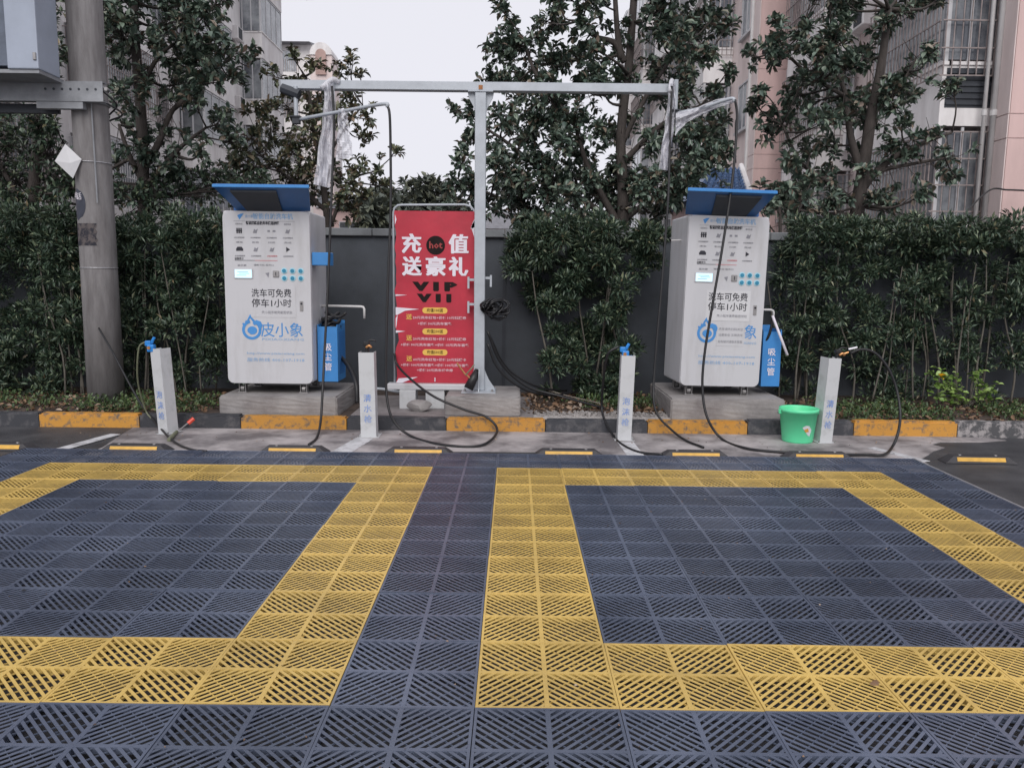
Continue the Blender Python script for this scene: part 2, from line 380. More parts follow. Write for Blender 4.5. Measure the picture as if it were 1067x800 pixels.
# ------------------------------------------------------------------ text
def text_mesh(body, size, off=0., spacing=1.0):
    c = bpy.data.curves.new('txt', 'FONT'); c.body = body; c.size = size; c.align_x = 'CENTER'; c.align_y = 'CENTER'
    c.resolution_u = 1; c.offset = off; c.extrude = .0007; c.space_character = spacing
    o = bpy.data.objects.new('txt', c); COL.objects.link(o); bpy.context.view_layer.update()
    me = bpy.data.meshes.new_from_object(o.evaluated_get(bpy.context.evaluated_depsgraph_get()))
    bpy.data.objects.remove(o); return me
def bold(me, d, n=3):
    import copy
    bm = bmesh.new()
    for k in range(-n, n+1):
        b0 = len(bm.verts); bm.from_mesh(me); bm.verts.ensure_lookup_table()
        for v in bm.verts[b0:]:
            v.co.x += d*k/n; v.co.z += .00012*(k+n); v.co.y += d*.35*((k % 2)*2-1)
    bm.to_mesh(me); bm.free()
def text(body, size, m, parent, loc, off=0., name='lettering', sx=1., rot=None, width=None, spacing=1.0, heavy=0.):
    me = text_mesh(body, size, off, spacing)
    if heavy: bold(me, heavy)
    me.materials.clear(); me.materials.append(m)
    if width:
        xs = [v.co.x for v in me.vertices]; w = max(xs)-min(xs); sx = width/w; mid = (max(xs)+min(xs))/2
        for v in me.vertices: v.co.x -= mid
    Mx = (rot or Euler((PI/2, 0, 0)).to_matrix().to_4x4()) @ Matrix.Diagonal((sx, 1, 1, 1))
    me.transform(Mx)
    o = bpy.data.objects.new(name, me); COL.objects.link(o); o.parent = parent; o.location = loc
    return o

# ------------------------------------------------------------------ concrete plinths
def plinth(label, x0, x1, y0, y1, z0, z1, rz=0):
    c = ((x0+x1)/2, (y0+y1)/2, z0)
    t = thing('concrete_plinth', label, 'plinth', c, rz, None)
    bm = bmesh.new(); bmesh.ops.create_cube(bm, size=1)
    for v in bm.verts: v.co = Vector((v.co.x*(x1-x0), v.co.y*(y1-y0), (z1-z0)/2+v.co.z*(z1-z0)))
    bmesh.ops.bevel(bm, geom=bm.edges[:], offset=.014, segments=2, affect='EDGES')
    bmesh.ops.subdivide_edges(bm, edges=[e for e in bm.edges if e.calc_length() > .15], cuts=8, use_grid_fill=True)
    for v in bm.verts: v.co += Vector((rnd.uniform(-1, 1), rnd.uniform(-1, 1), rnd.uniform(-1, 1)))*.0022
    me = bpy.data.meshes.new('block'); bm.to_mesh(me); bm.free(); me.materials.append(M['conc_pad'])
    bpy.data.objects.remove(t)
    o = bpy.data.objects.new('concrete_plinth', me); COL.objects.link(o); o.location = c; o.rotation_euler = (0, 0, rz)
    return tag(o, label, 'plinth')
plinth('stained concrete plinth under the left wash machine', -2.82, -1.64, 5.26, 6.38, .06, .275)
plinth('stained concrete plinth under the right wash machine behind the bucket', 1.70, 2.84, 5.26, 6.5, .06, .30)
plinth('concrete block carrying the steel gantry post', -.56, .195, 5.26, 6.1, .09, .295)

# ------------------------------------------------------------------ wash machines
def droplet_logo(parent, cx, cz, R, y):
    # ring with a water drop crest and a curled shape inside
    n = 40; mb = MB()
    for a0, a1, ro, ri in ((100, 415, 1., .72),):
        K = 36
        pts = [(a0+(a1-a0)*k/K) for k in range(K+1)]
        vs = []; fs = []
        for dy in (0, .0015):
            for a in pts:
                for r_ in (ro, ri):
                    vs.append((cx+R*r_*math.cos(math.radians(a)), y-dy, cz+R*r_*math.sin(math.radians(a))))
        h = 2*(K+1)
        for k in range(K):
            a = 2*k
            fs += [(a, a+1, a+3, a+2), (h+a, h+a+2, h+a+3, h+a+1), (a, a+2, h+a+2, h+a), (a+1, h+a+1, h+a+3, a+3)]
        mb.raw(vs, fs)
    bk_ = [0]
    def blob(poly): bk_[0] += .0003; mb.prism([(cx+R*p[0], cz+R*p[1]) for p in poly], 1, y-.0016-bk_[0], y)
    blob([(-.12, 1.62), (.02, 1.30), (.30, 1.02), (.42, .86), (.22, .74), (.02, 1.0), (-.12, 1.22)]); blob([(-.12, 1.62), (-.12, 1.22), (-.26, 1.0), (-.36, .74), (-.52, .74), (-.40, 1.1)])
    blob([(-.55, 1.0), (-.42, .82), (-.55, .68), (-.68, .82)]); blob([(-.85, .75), (-.74, .6), (-.85, .48), (-.96, .6)])
    sp = []
    for k in range(15):
        a = math.radians(200-k*24); sp.append((.5*math.cos(a)+.05, .42*math.sin(a)-.05))
    blob(sp[:14])
    blob([(.1, .72), (.5, 1.02), (.95, .86), (1.12, .5), (.98, .1), (.7, .0), (.78, .35), (.55, .55), (.25, .5)])
    return mb.build('emblem', M['inkb'], parent, local=True)

def hood(parent, W_, mirror=1):
    """blue flared visor on top; built in local coords, front at -Y"""
    D = .30
    zt, zb = .188, 0.
    fx0, fx1 = (-W_/2+.05, W_/2+.085) if mirror > 0 else (-W_/2-.115, W_/2-.085)
    bx0, bx1 = (-W_/2+.14, W_/2+.0) if mirror > 0 else (-W_/2-.03, W_/2-.14)
    yf, yb = -.36, .02
    zo = 1.0
    def V(x, y, z): return (x, y, z)
    mb = MB()
    # sloping underside plate with thickness, split round the dark recess
    t = .028
    A = [V(fx0, yf, zt), V(fx1, yf, zt), V(bx1, yb, zb), V(bx0, yb, zb)]
    up = [V(p[0], p[1]+.004, p[2]+t) for p in A]
    mb.raw(A+up, [(0, 3, 2, 1), (4, 5, 6, 7), (0, 1, 5, 4), (1, 2, 6, 5), (2, 3, 7, 6), (3, 0, 4, 7)])
    return mb, (fx0, fx1, bx0, bx1, yf, yb, zt)

def machine(label, cx, yf, rz, W_, D_, z0, z1, side):
    """side=+1: accessories on the right (+x). Local origin at front bottom centre of the body"""
    t = thing('wash_machine', label, 'car wash machine', (cx, yf, z0), rz, 'self service car wash machines')
    H = z1-z0
    leg = .118
    z0 -= 0
    mb = MB().rbox(-W_/2, W_/2, 0, D_, leg, H, .028, 4)
    mb.build('cabinet_body', M['white'], t, local=True)
    # front door panel: separate plate with rounded corners
    R_ = .045
    def rrect(x0, x1, z0_, z1_, r, n=5):
        p = []
        for (ccx, ccz, a0) in ((x1-r, z1_-r, 0), (x0+r, z1_-r, 90), (x0+r, z0_+r, 180), (x1-r, z0_+r, 270)):
            for k in range(n+1):
                a = math.radians(a0+90*k/n); p.append((ccx+r*math.cos(a), ccz+r*math.sin(a)))
        return p
    MB().prism(rrect(-W_/2+.004, W_/2-.004, leg-.012, H-.006, .06), 1, -.014, .003).build('front_door', M['white'], t, local=True)
    MB().prism(rrect(-W_/2+.03, W_/2-.03, leg-.010, leg-.001, .002), 1, .03, D_-.03).build('base_frame', M['steelw'], t, local=True)
    # feet
    for sx in (-1, 1):
        for yy in (.09, D_-.1):
            m = MB(); X = sx*(W_/2-.12)
            m.box(X-.035, X-.028, yy-.03, yy+.03, .01, leg-.011); m.box(X+.028, X+.035, yy-.03, yy+.03, .01, leg-.011)
            m.box(X-.045, X+.045, yy-.04, yy+.04, .0, .01)
            m.build('caster_bracket', M['steelw'], t, local=True)
            MB().tube([(X-.018, yy, .042), (X+.018, yy, .042)], .032, 14).build('wheel', M['steelw'], t, local=True)
    Hf = H-leg; P = lambda u, v: (-W_/2+u*W_, -.0155, H-v*Hf)      # face coordinates
    y = -.0155
    def ptext(s, size, m, u, v, width=None, off=0.):
        x_, _, z_ = P(u, v); return text(s, size, m, t, (x_, y, z_), off, width=width)
    # decals
    ptext('智能自助洗车机', .06, M['inklb'], .58, .034, .40, .001)
    x_, _, z_ = P(.21, .034)
    MB().prism([(x_-.03, z_+.01), (x_-.01, z_-.03), (x_+.035, z_+.03), (x_+.0, z_+.025)], 1, y-.0015, y).build('emblem', M['inkb'], t, local=True)
    ptext('皮小象', .035, M['inklb'], .31, .034, .08)
    lx0, _, lz = P(.13, .06); lx1 = P(.83, .06)[0]
    MB().box(lx0, lx1, y-.001, y, lz-.001, lz+.001).build('ruled_line', M['inkg'], t, local=True)
    ptext('智能扫码自助洗车使用流程', .034, M['ink'], .46, .072, .33, .0012)
    heads = ['扫码关注', '选择功能', '开始洗车', '清洗车身', '停车', '取枪', '归还', '完成']
    for k in range(8):
        u = .19+(k % 4)*.185; v = .115+(k//4)*.105
        ptext(heads[k], .019, M['inkg'], u, v-.038, .07)
        ptext('点击按键使用', .017, M['inkg' if k != 6 else 'inkr'], u, v+.04, .10)
        x_, _, z_ = P(u, v)
        g = MB()
        if k == 0:
            for a in range(3):
                g.box(x_-.026+a*.02, x_-.012+a*.02, y-.0015, y, z_-.026, z_+.026)
            g.box(x_-.03, x_+.03, y-.002, y, z_-.004, z_+.004)
        elif k == 4:
            g.prism([(x_-.035, z_-.018), (x_+.035, z_-.018), (x_+.035, z_+.002), (x_+.02, z_+.022), (x_-.02, z_+.022), (x_-.035, z_+.002)], 1, y-.0015, y)
        elif k == 7:
            g.prism([(x_-.018, z_-.024), (x_+.02, z_), (x_-.018, z_+.024)], 1, y-.0015, y)
        elif k == 2:
            g.box(x_-.04, x_-.015, y-.0015, y, z_-.01, z_+.008); g.box(x_+.012, x_+.04, y-.0015, y, z_-.01, z_+.008)
        else:
            g.prism([(x_-.024, z_-.02), (x_+.012, z_-.024), (x_+.026, z_+.02), (x_+.006, z_+.006), (x_-.01, z_+.018)], 1, y-.0015, y)
        g.build('pictogram', M['inkg' if k not in (0, 4, 7) else 'ink'], t, local=True)
    x0_, _, z_ = P(.13, .285); x1_ = P(.36, .285)[0]; x2_ = P(.62, .285)[0]
    MB().box(x0_, x1_, y-.001, y, z_-.002, z_+.002).build('ruled_line', M['ink'], t, local=True)
    MB().box(x1_, x2_, y-.001, y, z_-.002, z_+.002).build('ruled_line', M['inkr'], t, local=True)
    ptext('温馨提示', .026, M['ink'], .18, .276, .09)
    ptext('显示屏', .02, M['inkg'], .21, .315, .09); ptext('请刷卡处 投币口', .02, M['inkg'], .46, .312, .2)
    # LCD with bezel, card reader, coin slot
    x_, _, z_ = P(.225, .362)
    MB().rbox(x_-.095, x_+.095, y-.008, y+.002, z_-.050, z_+.050, .004, 1).build('screen_bezel', M['white'], t, local=True)
    s_ = MB().box(x_-.083, x_+.083, y-.0095, y-.006, z_-.040, z_+.040).build('screen', M['lcd'], t, local=True)
    g = MB()
    for a, b_, zz in ((-.06, .05, .018), (-.04, .06, .002), (-.065, .03, -.016)): g.box(x_+a, x_+b_, y-.0105, y-.009, z_+zz-.003, z_+zz+.003)
    g.build('screen_readout', M['inklb'], t, local=True)
    x_, _, z_ = P(.50, .365); MB().prism([(x_-.02, z_+.012), (x_+.018, z_+.02), (x_+.01, z_-.03)], 1, y-.0015, y).build('pictogram', M['inkg'], t, local=True)
    x_, _, z_ = P(.60, .362); MB().rbox(x_-.030, x_+.030, y-.010, y, z_-.032, z_+.032, .004, 1).build('coin_slot', M['steelw'], t, local=True)
    MB().box(x_-.004, x_+.004, y-.0115, y-.009, z_-.018, z_+.018).build('slot', M['ink'], t, local=True)
    for a in range(3):
        for b_ in range(2):
            x_, _, z_ = P(.695+a*.095, .343+b_*.043)
            MB().tube([(x_, y+.001, z_), (x_, y-.004, z_)], .030, 14).build('button_ring', M['btnr'], t, local=True)
            MB().tube([(x_, y-.003, z_), (x_, y-.012, z_)], .019, 14).build('button', M['btn'], t, local=True)
    # paper notice
    xa, _, za = P(.27, .435); xb, _, zb = P(.82, .615)
    MB().box(xa, xb, y-.0012, y+.0005, zb, za).build('notice_sheet', M['paper'] if side < 0 else M['white'], t, local=True)
    y2 = y-.0018; Y0 = y
    def nt_(s, size, m, u, v, width, off=0.):
        x_, _, z_ = P(u, v); return text(s, size, m, t, (x_, y2, z_), off, width=width)
    nt_('洗车可免费', .088, M['ink'], .54, .477, .40, .0008); nt_('停车1小时', .088, M['ink'], .54, .535, .40, .0008)
    nt_('凭小程序缴费截图领取', .032, M['inkg'], .60, .587, .31)
    x_, _, z_ = P(.885, .545)
    MB().box(x_-.016, x_+.016, y-.006, y, z_-.052, z_+.045).build('door_lock', M['steelw'], t, local=True)
    MB().tube([(x_, y-.004, z_+.02), (x_, y-.012, z_+.02)], .010, 10).build('lock_barrel', M['ink'], t, local=True)
    xl, _, zl = P(.30, .69)
    droplet_logo(t, xl, zl, .098, y)
    if side > 0:        # left machine in the photo: full wordmark
        ptext('皮小象', .155, M['inkb'], .65, .695, .42, .0005)
        ptext('PIXIAOXIANG', .035, M['inklb'], .66, .745, .42)
    else:
        ptext('象', .155, M['inkb'], .85, .685, .125, .0005)
        ptext('XIANG', .035, M['inklb'], .85, .745, .13)
        xa, _, za = P(.43, .645); xb, _, zb = P(.76, .765)
        MB().box(xa, xb, y-.0012, y+.0005, zb, za).build('notice_sheet', M['white'], t, local=True)
        nt_('洗车请先扫码关注', .030, M['inkg'], .6, .665, .25); nt_('注意安全 文明洗车', .030, M['inkg'], .6, .70, .25); nt_('如有疑问请联系客服', .030, M['inkg'], .6, .74, .25)
    ptext('http://www.pixiaoxiang.com', .034, M['inklb'], .57, .828, .58); ptext('服务热线 400-107-1918', .042, M['inklb'], .57, .868, .58)
    # hood
    hb, (fx0, fx1, bx0, bx1, yf_, yb, zt) = hood(t, W_, side)
    for v in hb.v: v.z += H+.002
    hb.build('visor', M['blue'], t, local=True)
    # front lip
    MB().rbox(fx0-.006, fx1+.006, yf_-.012, yf_+.006, H+zt-.004, H+zt+.024, .004, 1).build('visor_lip', M['bluel'], t, local=True)
    # dark vent box under the visor and the flank gussets
    g = MB()
    q = lambda s, f: (yf_+(yb-yf_)*f)
    def under(xa0, xa1, f0, f1, drop, m, nm):
        za, zb_ = zt*(1-f0), zt*(1-f1)
        gg = MB().raw([(xa0[0], q(0, f0), H+za-drop), (xa1[0], q(0, f0), H+za-drop), (xa1[1], q(0, f1), H+zb_-drop), (xa0[1], q(0, f1), H+zb_-drop),
                       (xa0[0], q(0, f0), H+za+.004), (xa1[0], q(0, f0), H+za+.004), (xa1[1], q(0, f1), H+zb_+.004), (xa0[1], q(0, f1), H+zb_+.004)],
                      [(0, 3, 2, 1), (4, 5, 6, 7), (0, 1, 5, 4), (1, 2, 6, 5), (2, 3, 7, 6), (3, 0, 4, 7)])
        gg.build(nm, m, t, local=True)
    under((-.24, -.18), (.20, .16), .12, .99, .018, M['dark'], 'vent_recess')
    hx = .10 if side < 0 else .04
    MB().rbox(-W_/2+.10, W_/2-.10, .03, .22, H-.002, H+.10, .01, 1).build('vent_box', M['blue'], t, local=True)
    # side fittings
    sx = side
    MB().tube([(-W_/2, .25, H-.24), (-W_/2-hx, .25, H-.245)], .008, 8).build('hook_bar', M['pvc'], t, local=True)
    mb = MB().tube(smoothpath([(-side*(W_/2+.0), .24, H-.06), (-side*(W_/2+.006), .24, H-.1)], 3), .02, 10)
    mb.build('side_knob', M['steelw'], t, local=True)
    return t

mL = machine('white car wash machine with full blue wordmark, left of the red banner', -2.352, 5.45, 0, .87, .66, .275, 2.105, 1)
mR = machine('white car wash machine with a notice covering half its wordmark, behind the green bucket', 2.222, 5.47, math.radians(3), .82, .68, .298, 2.11, -1)
mR.rotation_euler.y = math.radians(1.0)
# side boxes
MB().rbox(-1.925+.012, -1.73, 5.47, 5.62, 1.575, 1.705, .006, 1).build('gun_holder', M['bluel'])
tag(bpy.data.objects['gun_holder'], 'small blue box fixed high on the right flank of the left machine', 'holder')

def vac_box(label, x0, x1, y0, y1, z0, z1, txtx, chamfer):
    t = thing('vacuum_box', label, 'hose box', ((x0+x1)/2, (y0+y1)/2, z0), 0, 'blue vacuum hose boxes')
    w = .008
    mb = MB(); mb.box(x0, x1, y0, y0+w, z0, z1); mb.box(x0, x1, y1-w, y1, z0, z1+.05)
    mb.box(x0, x0+w, y0+w, y1-w, z0, z1+.02); mb.box(x1-w, x1, y0+w, y1-w, z0, z1+.02); mb.box(x0+w, x1-w, y0+w, y1-w, z0, z0+w)
    mb.build('box_shell', M['bluel'], t)
    for k, ch in enumerate('吸尘管'):
        text(ch, .085, M['bwhite'], t, (txtx-(x0+x1)/2, y0-.003-(y0+y1)/2, (z1-z0)*(.62-.18*k)), .001)
    return t
vL = vac_box('blue vacuum box with a tangled hose on top, right side of the left machine', -1.905, -1.70, 5.60, 5.98, .385, .955, -1.80, 1)
vR = vac_box('blue vacuum box lettered in white, right side of the right machine', 2.70, 2.89, 5.62, 5.98, .385, .955, 2.795, 1)
# slots on the side of the left box
g = MB()
for k in range(7):
    g.box(-1.7005, -1.6985, 5.68+k*.04, 5.70+k*.04, .45, .9)
g.build('vent_slots', M['blue'], vL)
# hoses bundled in the left box
g = MB()
for k in range(5):
    a0 = rnd.uniform(0, 6); pts = []
    for j in range(12):
        a = a0+j*.55; pts.append((-1.80+.085*math.cos(a), 5.78+.11*math.sin(a), .92+.015*j*(1 if k % 2 else .6)+rnd.uniform(-.015, .02)))
    g.tube(smoothpath(pts, 3), .019, 7)
g.tube(smoothpath([(-1.82, 5.7, .98), (-1.74, 5.6, 1.05), (-1.66, 5.58, 1.06), (-1.60, 5.57, 1.10)], 4), .016, 7)
tag(g.build('vacuum_hose', M['hose'], smooth=True), 'black ribbed hose heaped on top of the left blue box', 'hose')
tag(MB().tube([at(805, 329, 5.6), at(811, 345, 5.55), at(820.5, 370, 5.5)], .014, 8).build('spray_lance', M['bwhite'], smooth=True), 'white lance leaning over the right blue box', 'lance')
tag(MB().tube(smoothpath([at(785, 398, 5.7)+Vector((.0, 0, .35)), at(800, 352, 5.62), at(806, 330, 5.6)], 4), .014, 8).build('vacuum_hose', M['hose'], smooth=True), 'black hose rising out of the right blue box', 'hose')
# white pvc elbows beside machines
def pipe(pts, r, m, name, label, cat, parent=None):
    o = MB().tube(pts, r, 10).build(name, m, smooth=True); return tag(o, label, cat)
pipe([(-1.93, 5.85, 1.16), (-1.50, 5.85, 1.155), (-1.475, 5.85, 1.15), (-1.465, 5.85, 1.13), (-1.465, 5.85, 1.03)], .013, M['pvc'], 'water_pipe', 'white bent pipe sticking out right of the left machine', 'pipe')
pipe([(2.62, 5.85, 1.17), (2.84, 5.85, 1.17), (2.86, 5.85, 1.16), (2.868, 5.85, 1.14), (2.868, 5.85, 1.09)], .012, M['pvc'], 'water_pipe', 'white bent pipe sticking out right of the right machine', 'pipe')

# ------------------------------------------------------------------ gantry
gt = thing('steel_gantry', 'grey T shaped steel gantry with hose booms over both bays', 'gantry', (-.235, 5.65, .295))
MB().rbox(-.29, -.18, 5.60, 5.71, .31, 3.30, .005, 1).build('post', M['galv'], gt)
MB().box(-.41, -.06, 5.48, 5.83, .296, .309).build('base_plate', M['galv'], gt)
for ax, s in ((0, -1), (0, 1), (1, -1), (1, 1)):
    g = MB(); o_ = .055
    prof = [(o_, .309), (.165, .309), (.155, .34), (.10, .42), (.065, .50), (o_, .53)]
    if ax == 0: g.prism([(-.235+s*p[0], p[1]) for p in prof], 1, 5.65, 5.658)
    else: g.prism([(5.655+s*p[0], p[1]) for p in prof], 0, -.239, -.231)
    g.build('gusset', M['galv'], gt)
    g = MB(); sx, sy = ((-1, -1), (1, -1), (-1, 1), (1, 1))[(0 if s < 0 else 1) + 2*ax]
    g.tube([(-.235+sx*.14, 5.655+sy*.14, .309), (-.235+sx*.14, 5.655+sy*.14, .335)], .014, 6).build('anchor_bolt', M['steelw'], gt)
for s in (-1, 1):
    MB().prism([(-.235+s*.055, 3.30), (-.235+s*.13, 3.30), (-.235+s*.12, 3.25), (-.235+s*.075, 3.17), (-.235+s*.055, 3.12)], 1, 5.645, 5.665).build('gusset', M['galv'], gt)
MB().rbox(-.36, -.11, 5.59, 5.72, 3.297, 3.309, .002, 1).build('head_plate', M['galv'], gt)
MB().rbox(-2.22, 1.66, 5.60, 5.70, 3.309, 3.393, .004, 1).build('beam', M['galv'], gt)
MB().box(-.255, -.215, 5.595, 5.599, 3.32, 3.36).build('rust_patch', mat('rust', (.35, .15, .06), .8, .3, 20), gt)
# handles on post
for s, zz in ((-1, 1.45), (1, 1.47), (-1, 1.2)):
    x_ = -.235+s*.055
    MB().box(min(x_, x_+s*.07), max(x_, x_+s*.07), 5.63, 5.68, zz-.012, zz+.012).box(min(x_+s*.05, x_+s*.07), max(x_+s*.05, x_+s*.07), 5.625, 5.685, zz-.09, zz+.03).build('hose_hook', M['galv'], gt)
# booms
def boom(pv, mid, end):
    piv = Vector(pv)
    MB().tube([piv+Vector((0, 0, .30)), piv-Vector((0, 0, .03))], .022, 10).build('pivot', M['galv'], gt)
    MB().box(piv.x-.05, piv.x+.05, piv.y-.05, piv.y+.05, piv.z+.0, piv.z+.012).box(piv.x-.035, piv.x+.035, piv.y-.035, piv.y+.035, piv.z-.06, piv.z).build('swivel', M['dark'], gt)
    pts = smoothpath([piv+Vector((0, 0, -.02)), mid, end, Vector(end)+Vector((.035, -.01, -.03))], 6)
    MB().tube(pts, .017, 8).build('boom', M['galv'], gt, smooth=True)
boom((-2.07, 5.6, 3.03), at(360, 115.5, 5.40), at(400, 108.5, 5.22))
MB().tube([at(294, 92, 5.62), at(312, 99, 5.6)], .05, 8).build('rotary_joint', M['dark'], gt)
boom((1.69, 5.55, 3.12), at(730, 113, 5.35), at(761, 103, 5.22))

# plastic film wraps
def film(name, outline_l, outline_r, Y, parent, seed, lab=None):
    """hanging crumpled film between left and right outline point lists (px), given real folds in depth"""
    r_ = random.Random(seed); n = 9; rows = []
    import itertools
    def interp(pts, t):
        s = t*(len(pts)-1); k = min(int(s), len(pts)-2); f = s-k
        return (pts[k][0]*(1-f)+pts[k+1][0]*f, pts[k][1]*(1-f)+pts[k+1][1]*f)
    NR = 26; ph = [r_.uniform(0, 6) for _ in range(3)]
    vs = []; 
    for j in range(NR+1):
        t = j/NR; a = interp(outline_l, t); b = interp(outline_r, t)
        for k in range(n+1):
            s = k/n
            d = .03*math.sin(s*9+ph[0]+t*3)+.02*math.sin(s*17+ph[1]-t*7)+.016*math.sin(t*29+ph[2]+s*9)+r_.uniform(-.007, .007)
            vs.append(at(a[0]*(1-s)+b[0]*s+.5*math.sin(t*19+ph[2]), a[1]*(1-s)+b[1]*s, Y+d))
    fs = [(j*(n+1)+k, j*(n+1)+k+1, (j+1)*(n+1)+k+1, (j+1)*(n+1)+k) for j in range(NR) for k in range(n)]
    mb = MB().raw(vs, fs)
    o = mb.build(name, M['wrap'], parent)
    return o
film('plastic_film', [(337, 86), (338, 105), (336, 130), (331, 160), (327, 192)], [(347, 84), (349, 100), (348, 130), (346, 165), (344, 196)], 5.52, gt, 1)
film('plastic_film', [(338, 92), (336, 130), (333, 165), (331, 190)], [(349, 95), (350, 135), (346, 165), (343, 192)], 5.60, gt, 11)
film('plastic_film', [(352, 113), (352, 130), (351, 150), (350, 168)], [(362, 115), (363, 128), (366, 148), (368, 164), ], 5.40, gt, 2)
MB().tube(smoothpath([at(335, 92, 5.5), at(346, 83, 5.55), at(353, 86, 5.6)], 4), .025, 8).build('plastic_film', M['wrap'], gt, smooth=True)
film('plastic_film', [(697, 88), (696, 110), (692, 140), (686, 176)], [(703, 85), (704, 110), (701, 140), (695, 178)], 5.5, gt, 3)
film('plastic_film', [(697, 90), (694, 120), (690, 150), (687, 174)], [(705, 92), (704, 120), (700, 150), (694, 176)], 5.57, gt, 13)
film('plastic_film', [(704, 118), (725, 113), (745, 104), (765, 101)], [(703, 142), (715, 128), (740, 116), (768, 106)], 5.35, gt, 4)
MB().tube(smoothpath([at(698, 96, 5.48), at(700, 84, 5.55), at(703, 96, 5.6)], 4), .022, 8).build('plastic_film', M['wrap'], gt, smooth=True)

# hoses
def hose(pts, r, label, m='hose', name='hose', sub=8):
    return tag(MB().tube(smoothpath(pts, sub), r, 8).build(name, M[m], smooth=True), label, 'hose')
hose([at(403, 109, 5.22), at(406, 120, 5.2), at(407, 160, 5.2), at(407, 220, 5.18), at(404, 300, 5.12), at(402, 380, 5.06), at(404, 420, 4.98), at(412, 441, 4.86), gz(430, 455, -.018), gz(460, 463, -.018), gz(494, 465, -.018),
      gz(511, 459, -.005), at(518, 447, 4.98), at(507, 434.5, 5.08), at(482, 426, 5.15), at(452, 413, 5.2), at(428, 395, 5.45), at(414, 380, 5.66), at(411, 368, 5.69)], .0125,
     'black hose looping on the concrete before the red banner')
hose([at(346, 90, 5.48), at(348, 130, 5.46), at(346, 190, 5.42), at(342, 290, 5.32), at(338, 370, 5.2), at(336, 410, 5.08), at(334, 440, 4.95), gz(330, 456, -.015), gz(322, 463, -.015)], .0125, 'black hose hanging straight across the right flank of the left machine')
hose([at(766, 104, 5.2), at(768, 125, 5.2), at(764, 180, 5.15), at(754, 250, 5.08), at(742, 320, 5.02), at(734, 370, 4.98), at(732, 405, 4.95), at(737, 435, 4.88), gz(752, 457, -.012), gz(778, 467, -.016), gz(815, 471, -.016), gz(835, 472, -.016)], .0125,
     'black hose crossing the face of the right machine diagonally')
hose([at(700, 90, 5.48), at(698, 150, 5.46), at(696, 210, 5.42), at(690, 290, 5.36), at(684, 360, 5.3), at(681, 405, 5.24), at(684, 430, 5.1), at(700, 448, 4.95), gz(715, 459, -.015), gz(733, 466, -.016)], .0115, 'black hose hanging left of the right machine')
hose([at(508, 345, 5.66), at(522, 378, 5.75), at(548, 402, 5.85), at(585, 413, 5.85), at(625, 424, 5.6), at(628, 425, 5.4)], .014, 'black hose sagging from the gantry post into the bushes')
hose([at(508, 358, 5.66), at(520, 385, 5.7), at(545, 405, 5.8), at(575, 412, 6.0), at(600, 408, 6.3)], .014, 'upper black hose drooping right of the gantry post')
hose([at(510, 350, 5.68), at(528, 383, 5.85), at(560, 403, 6.0), at(590, 407, 6.4)], .012, 'thin black hose drooping right of the gantry post')
hose([at(645, 361, 4.82), at(634, 368, 4.82), at(630, 385, 4.95), at(628, 405, 5.2), at(627, 425, 5.28), at(631, 440, 5.12), at(640, 455, 4.86), gz(650, 464, -.02), gz(666, 471, -.02), gz(690, 473.5, -.0)], .012, 'black hose from the third bollard to the edge of the mat')
hose([at(103, 342, 5.80), at(118, 368, 5.62), at(135, 400, 5.4), at(148, 422, 5.25), at(163, 441, 5.0), gz(180, 459, -.012), gz(197, 467.5, -.018), gz(215, 470, -.004)], .0105, 'black hose running from the concrete utility pole down to the mat')
hose([at(152, 356, 4.88), at(145, 362, 4.9), at(143, 385, 4.95), at(145, 405, 5.05), at(152, 428, 5.15), at(158, 436, 5.1)], .008, 'olive tube looping from the leaning left bollard', 'hoseg')
hose([at(886, 368, 4.85), at(898, 364, 4.85), at(912, 368, 4.84), at(925, 383, 4.82), at(934, 405, 4.8), at(938, 430, 4.72), at(936, 450, 4.6), gz(930, 465, -.01), gz(921, 473.5, -.005), gz(900, 473.5, -.012), gz(870, 474, -.012)], .0125, 'black hose arching from the fourth bollard right onto the mat')
hose([at(769, 122, 5.6), at(766, 130, 5.6), at(767, 170, 5.6)], .004, 'thin wire beside the right boom')
hose([gz(440, 471.8, -.012), gz(500, 471.6, -.016), gz(545, 472.2, -.014), gz(560, 472, -.012)], .009, 'black hose lying along the back edge of the mat near the centre')
hose([at(376, 407, 5.9), at(395, 405, 5.95), at(420, 409, 6.0)], .016, 'grey pipe lying behind the second bollard', 'galv')
hose([at(372, 420, 5.45), at(371, 400, 5.5), at(362, 380, 5.7), at(348, 365, 5.9)], .022, 'thick black hose end standing behind the second bollard')

# hose tangle on post
g = MB(); r_ = random.Random(3)
for k in range(15):
    c = at(512+r_.uniform(-5, 6), 322+r_.uniform(-5, 5), 5.58); pts = []
    a0 = r_.uniform(0, 6); R1 = r_.uniform(.03, .11); tx, ty = r_.uniform(-.6, .6), r_.uniform(-.5, .5)
    for j in range(11):
        a = a0+j*2*PI/10
        pts.append(c+Vector((R1*math.cos(a)+r_.uniform(-.01, .01)+.02*(k % 3), .045*math.sin(a*2+tx)+ty*.04-.03, R1*.65*math.sin(a)+r_.uniform(-.01, .01))))
    g.tube(smoothpath(pts, 3), .010, 6)
tag(g.build('hose_coil', M['hose'], smooth=True), 'tangled coil of dark hose and chain hung on the gantry post', 'hose coil')
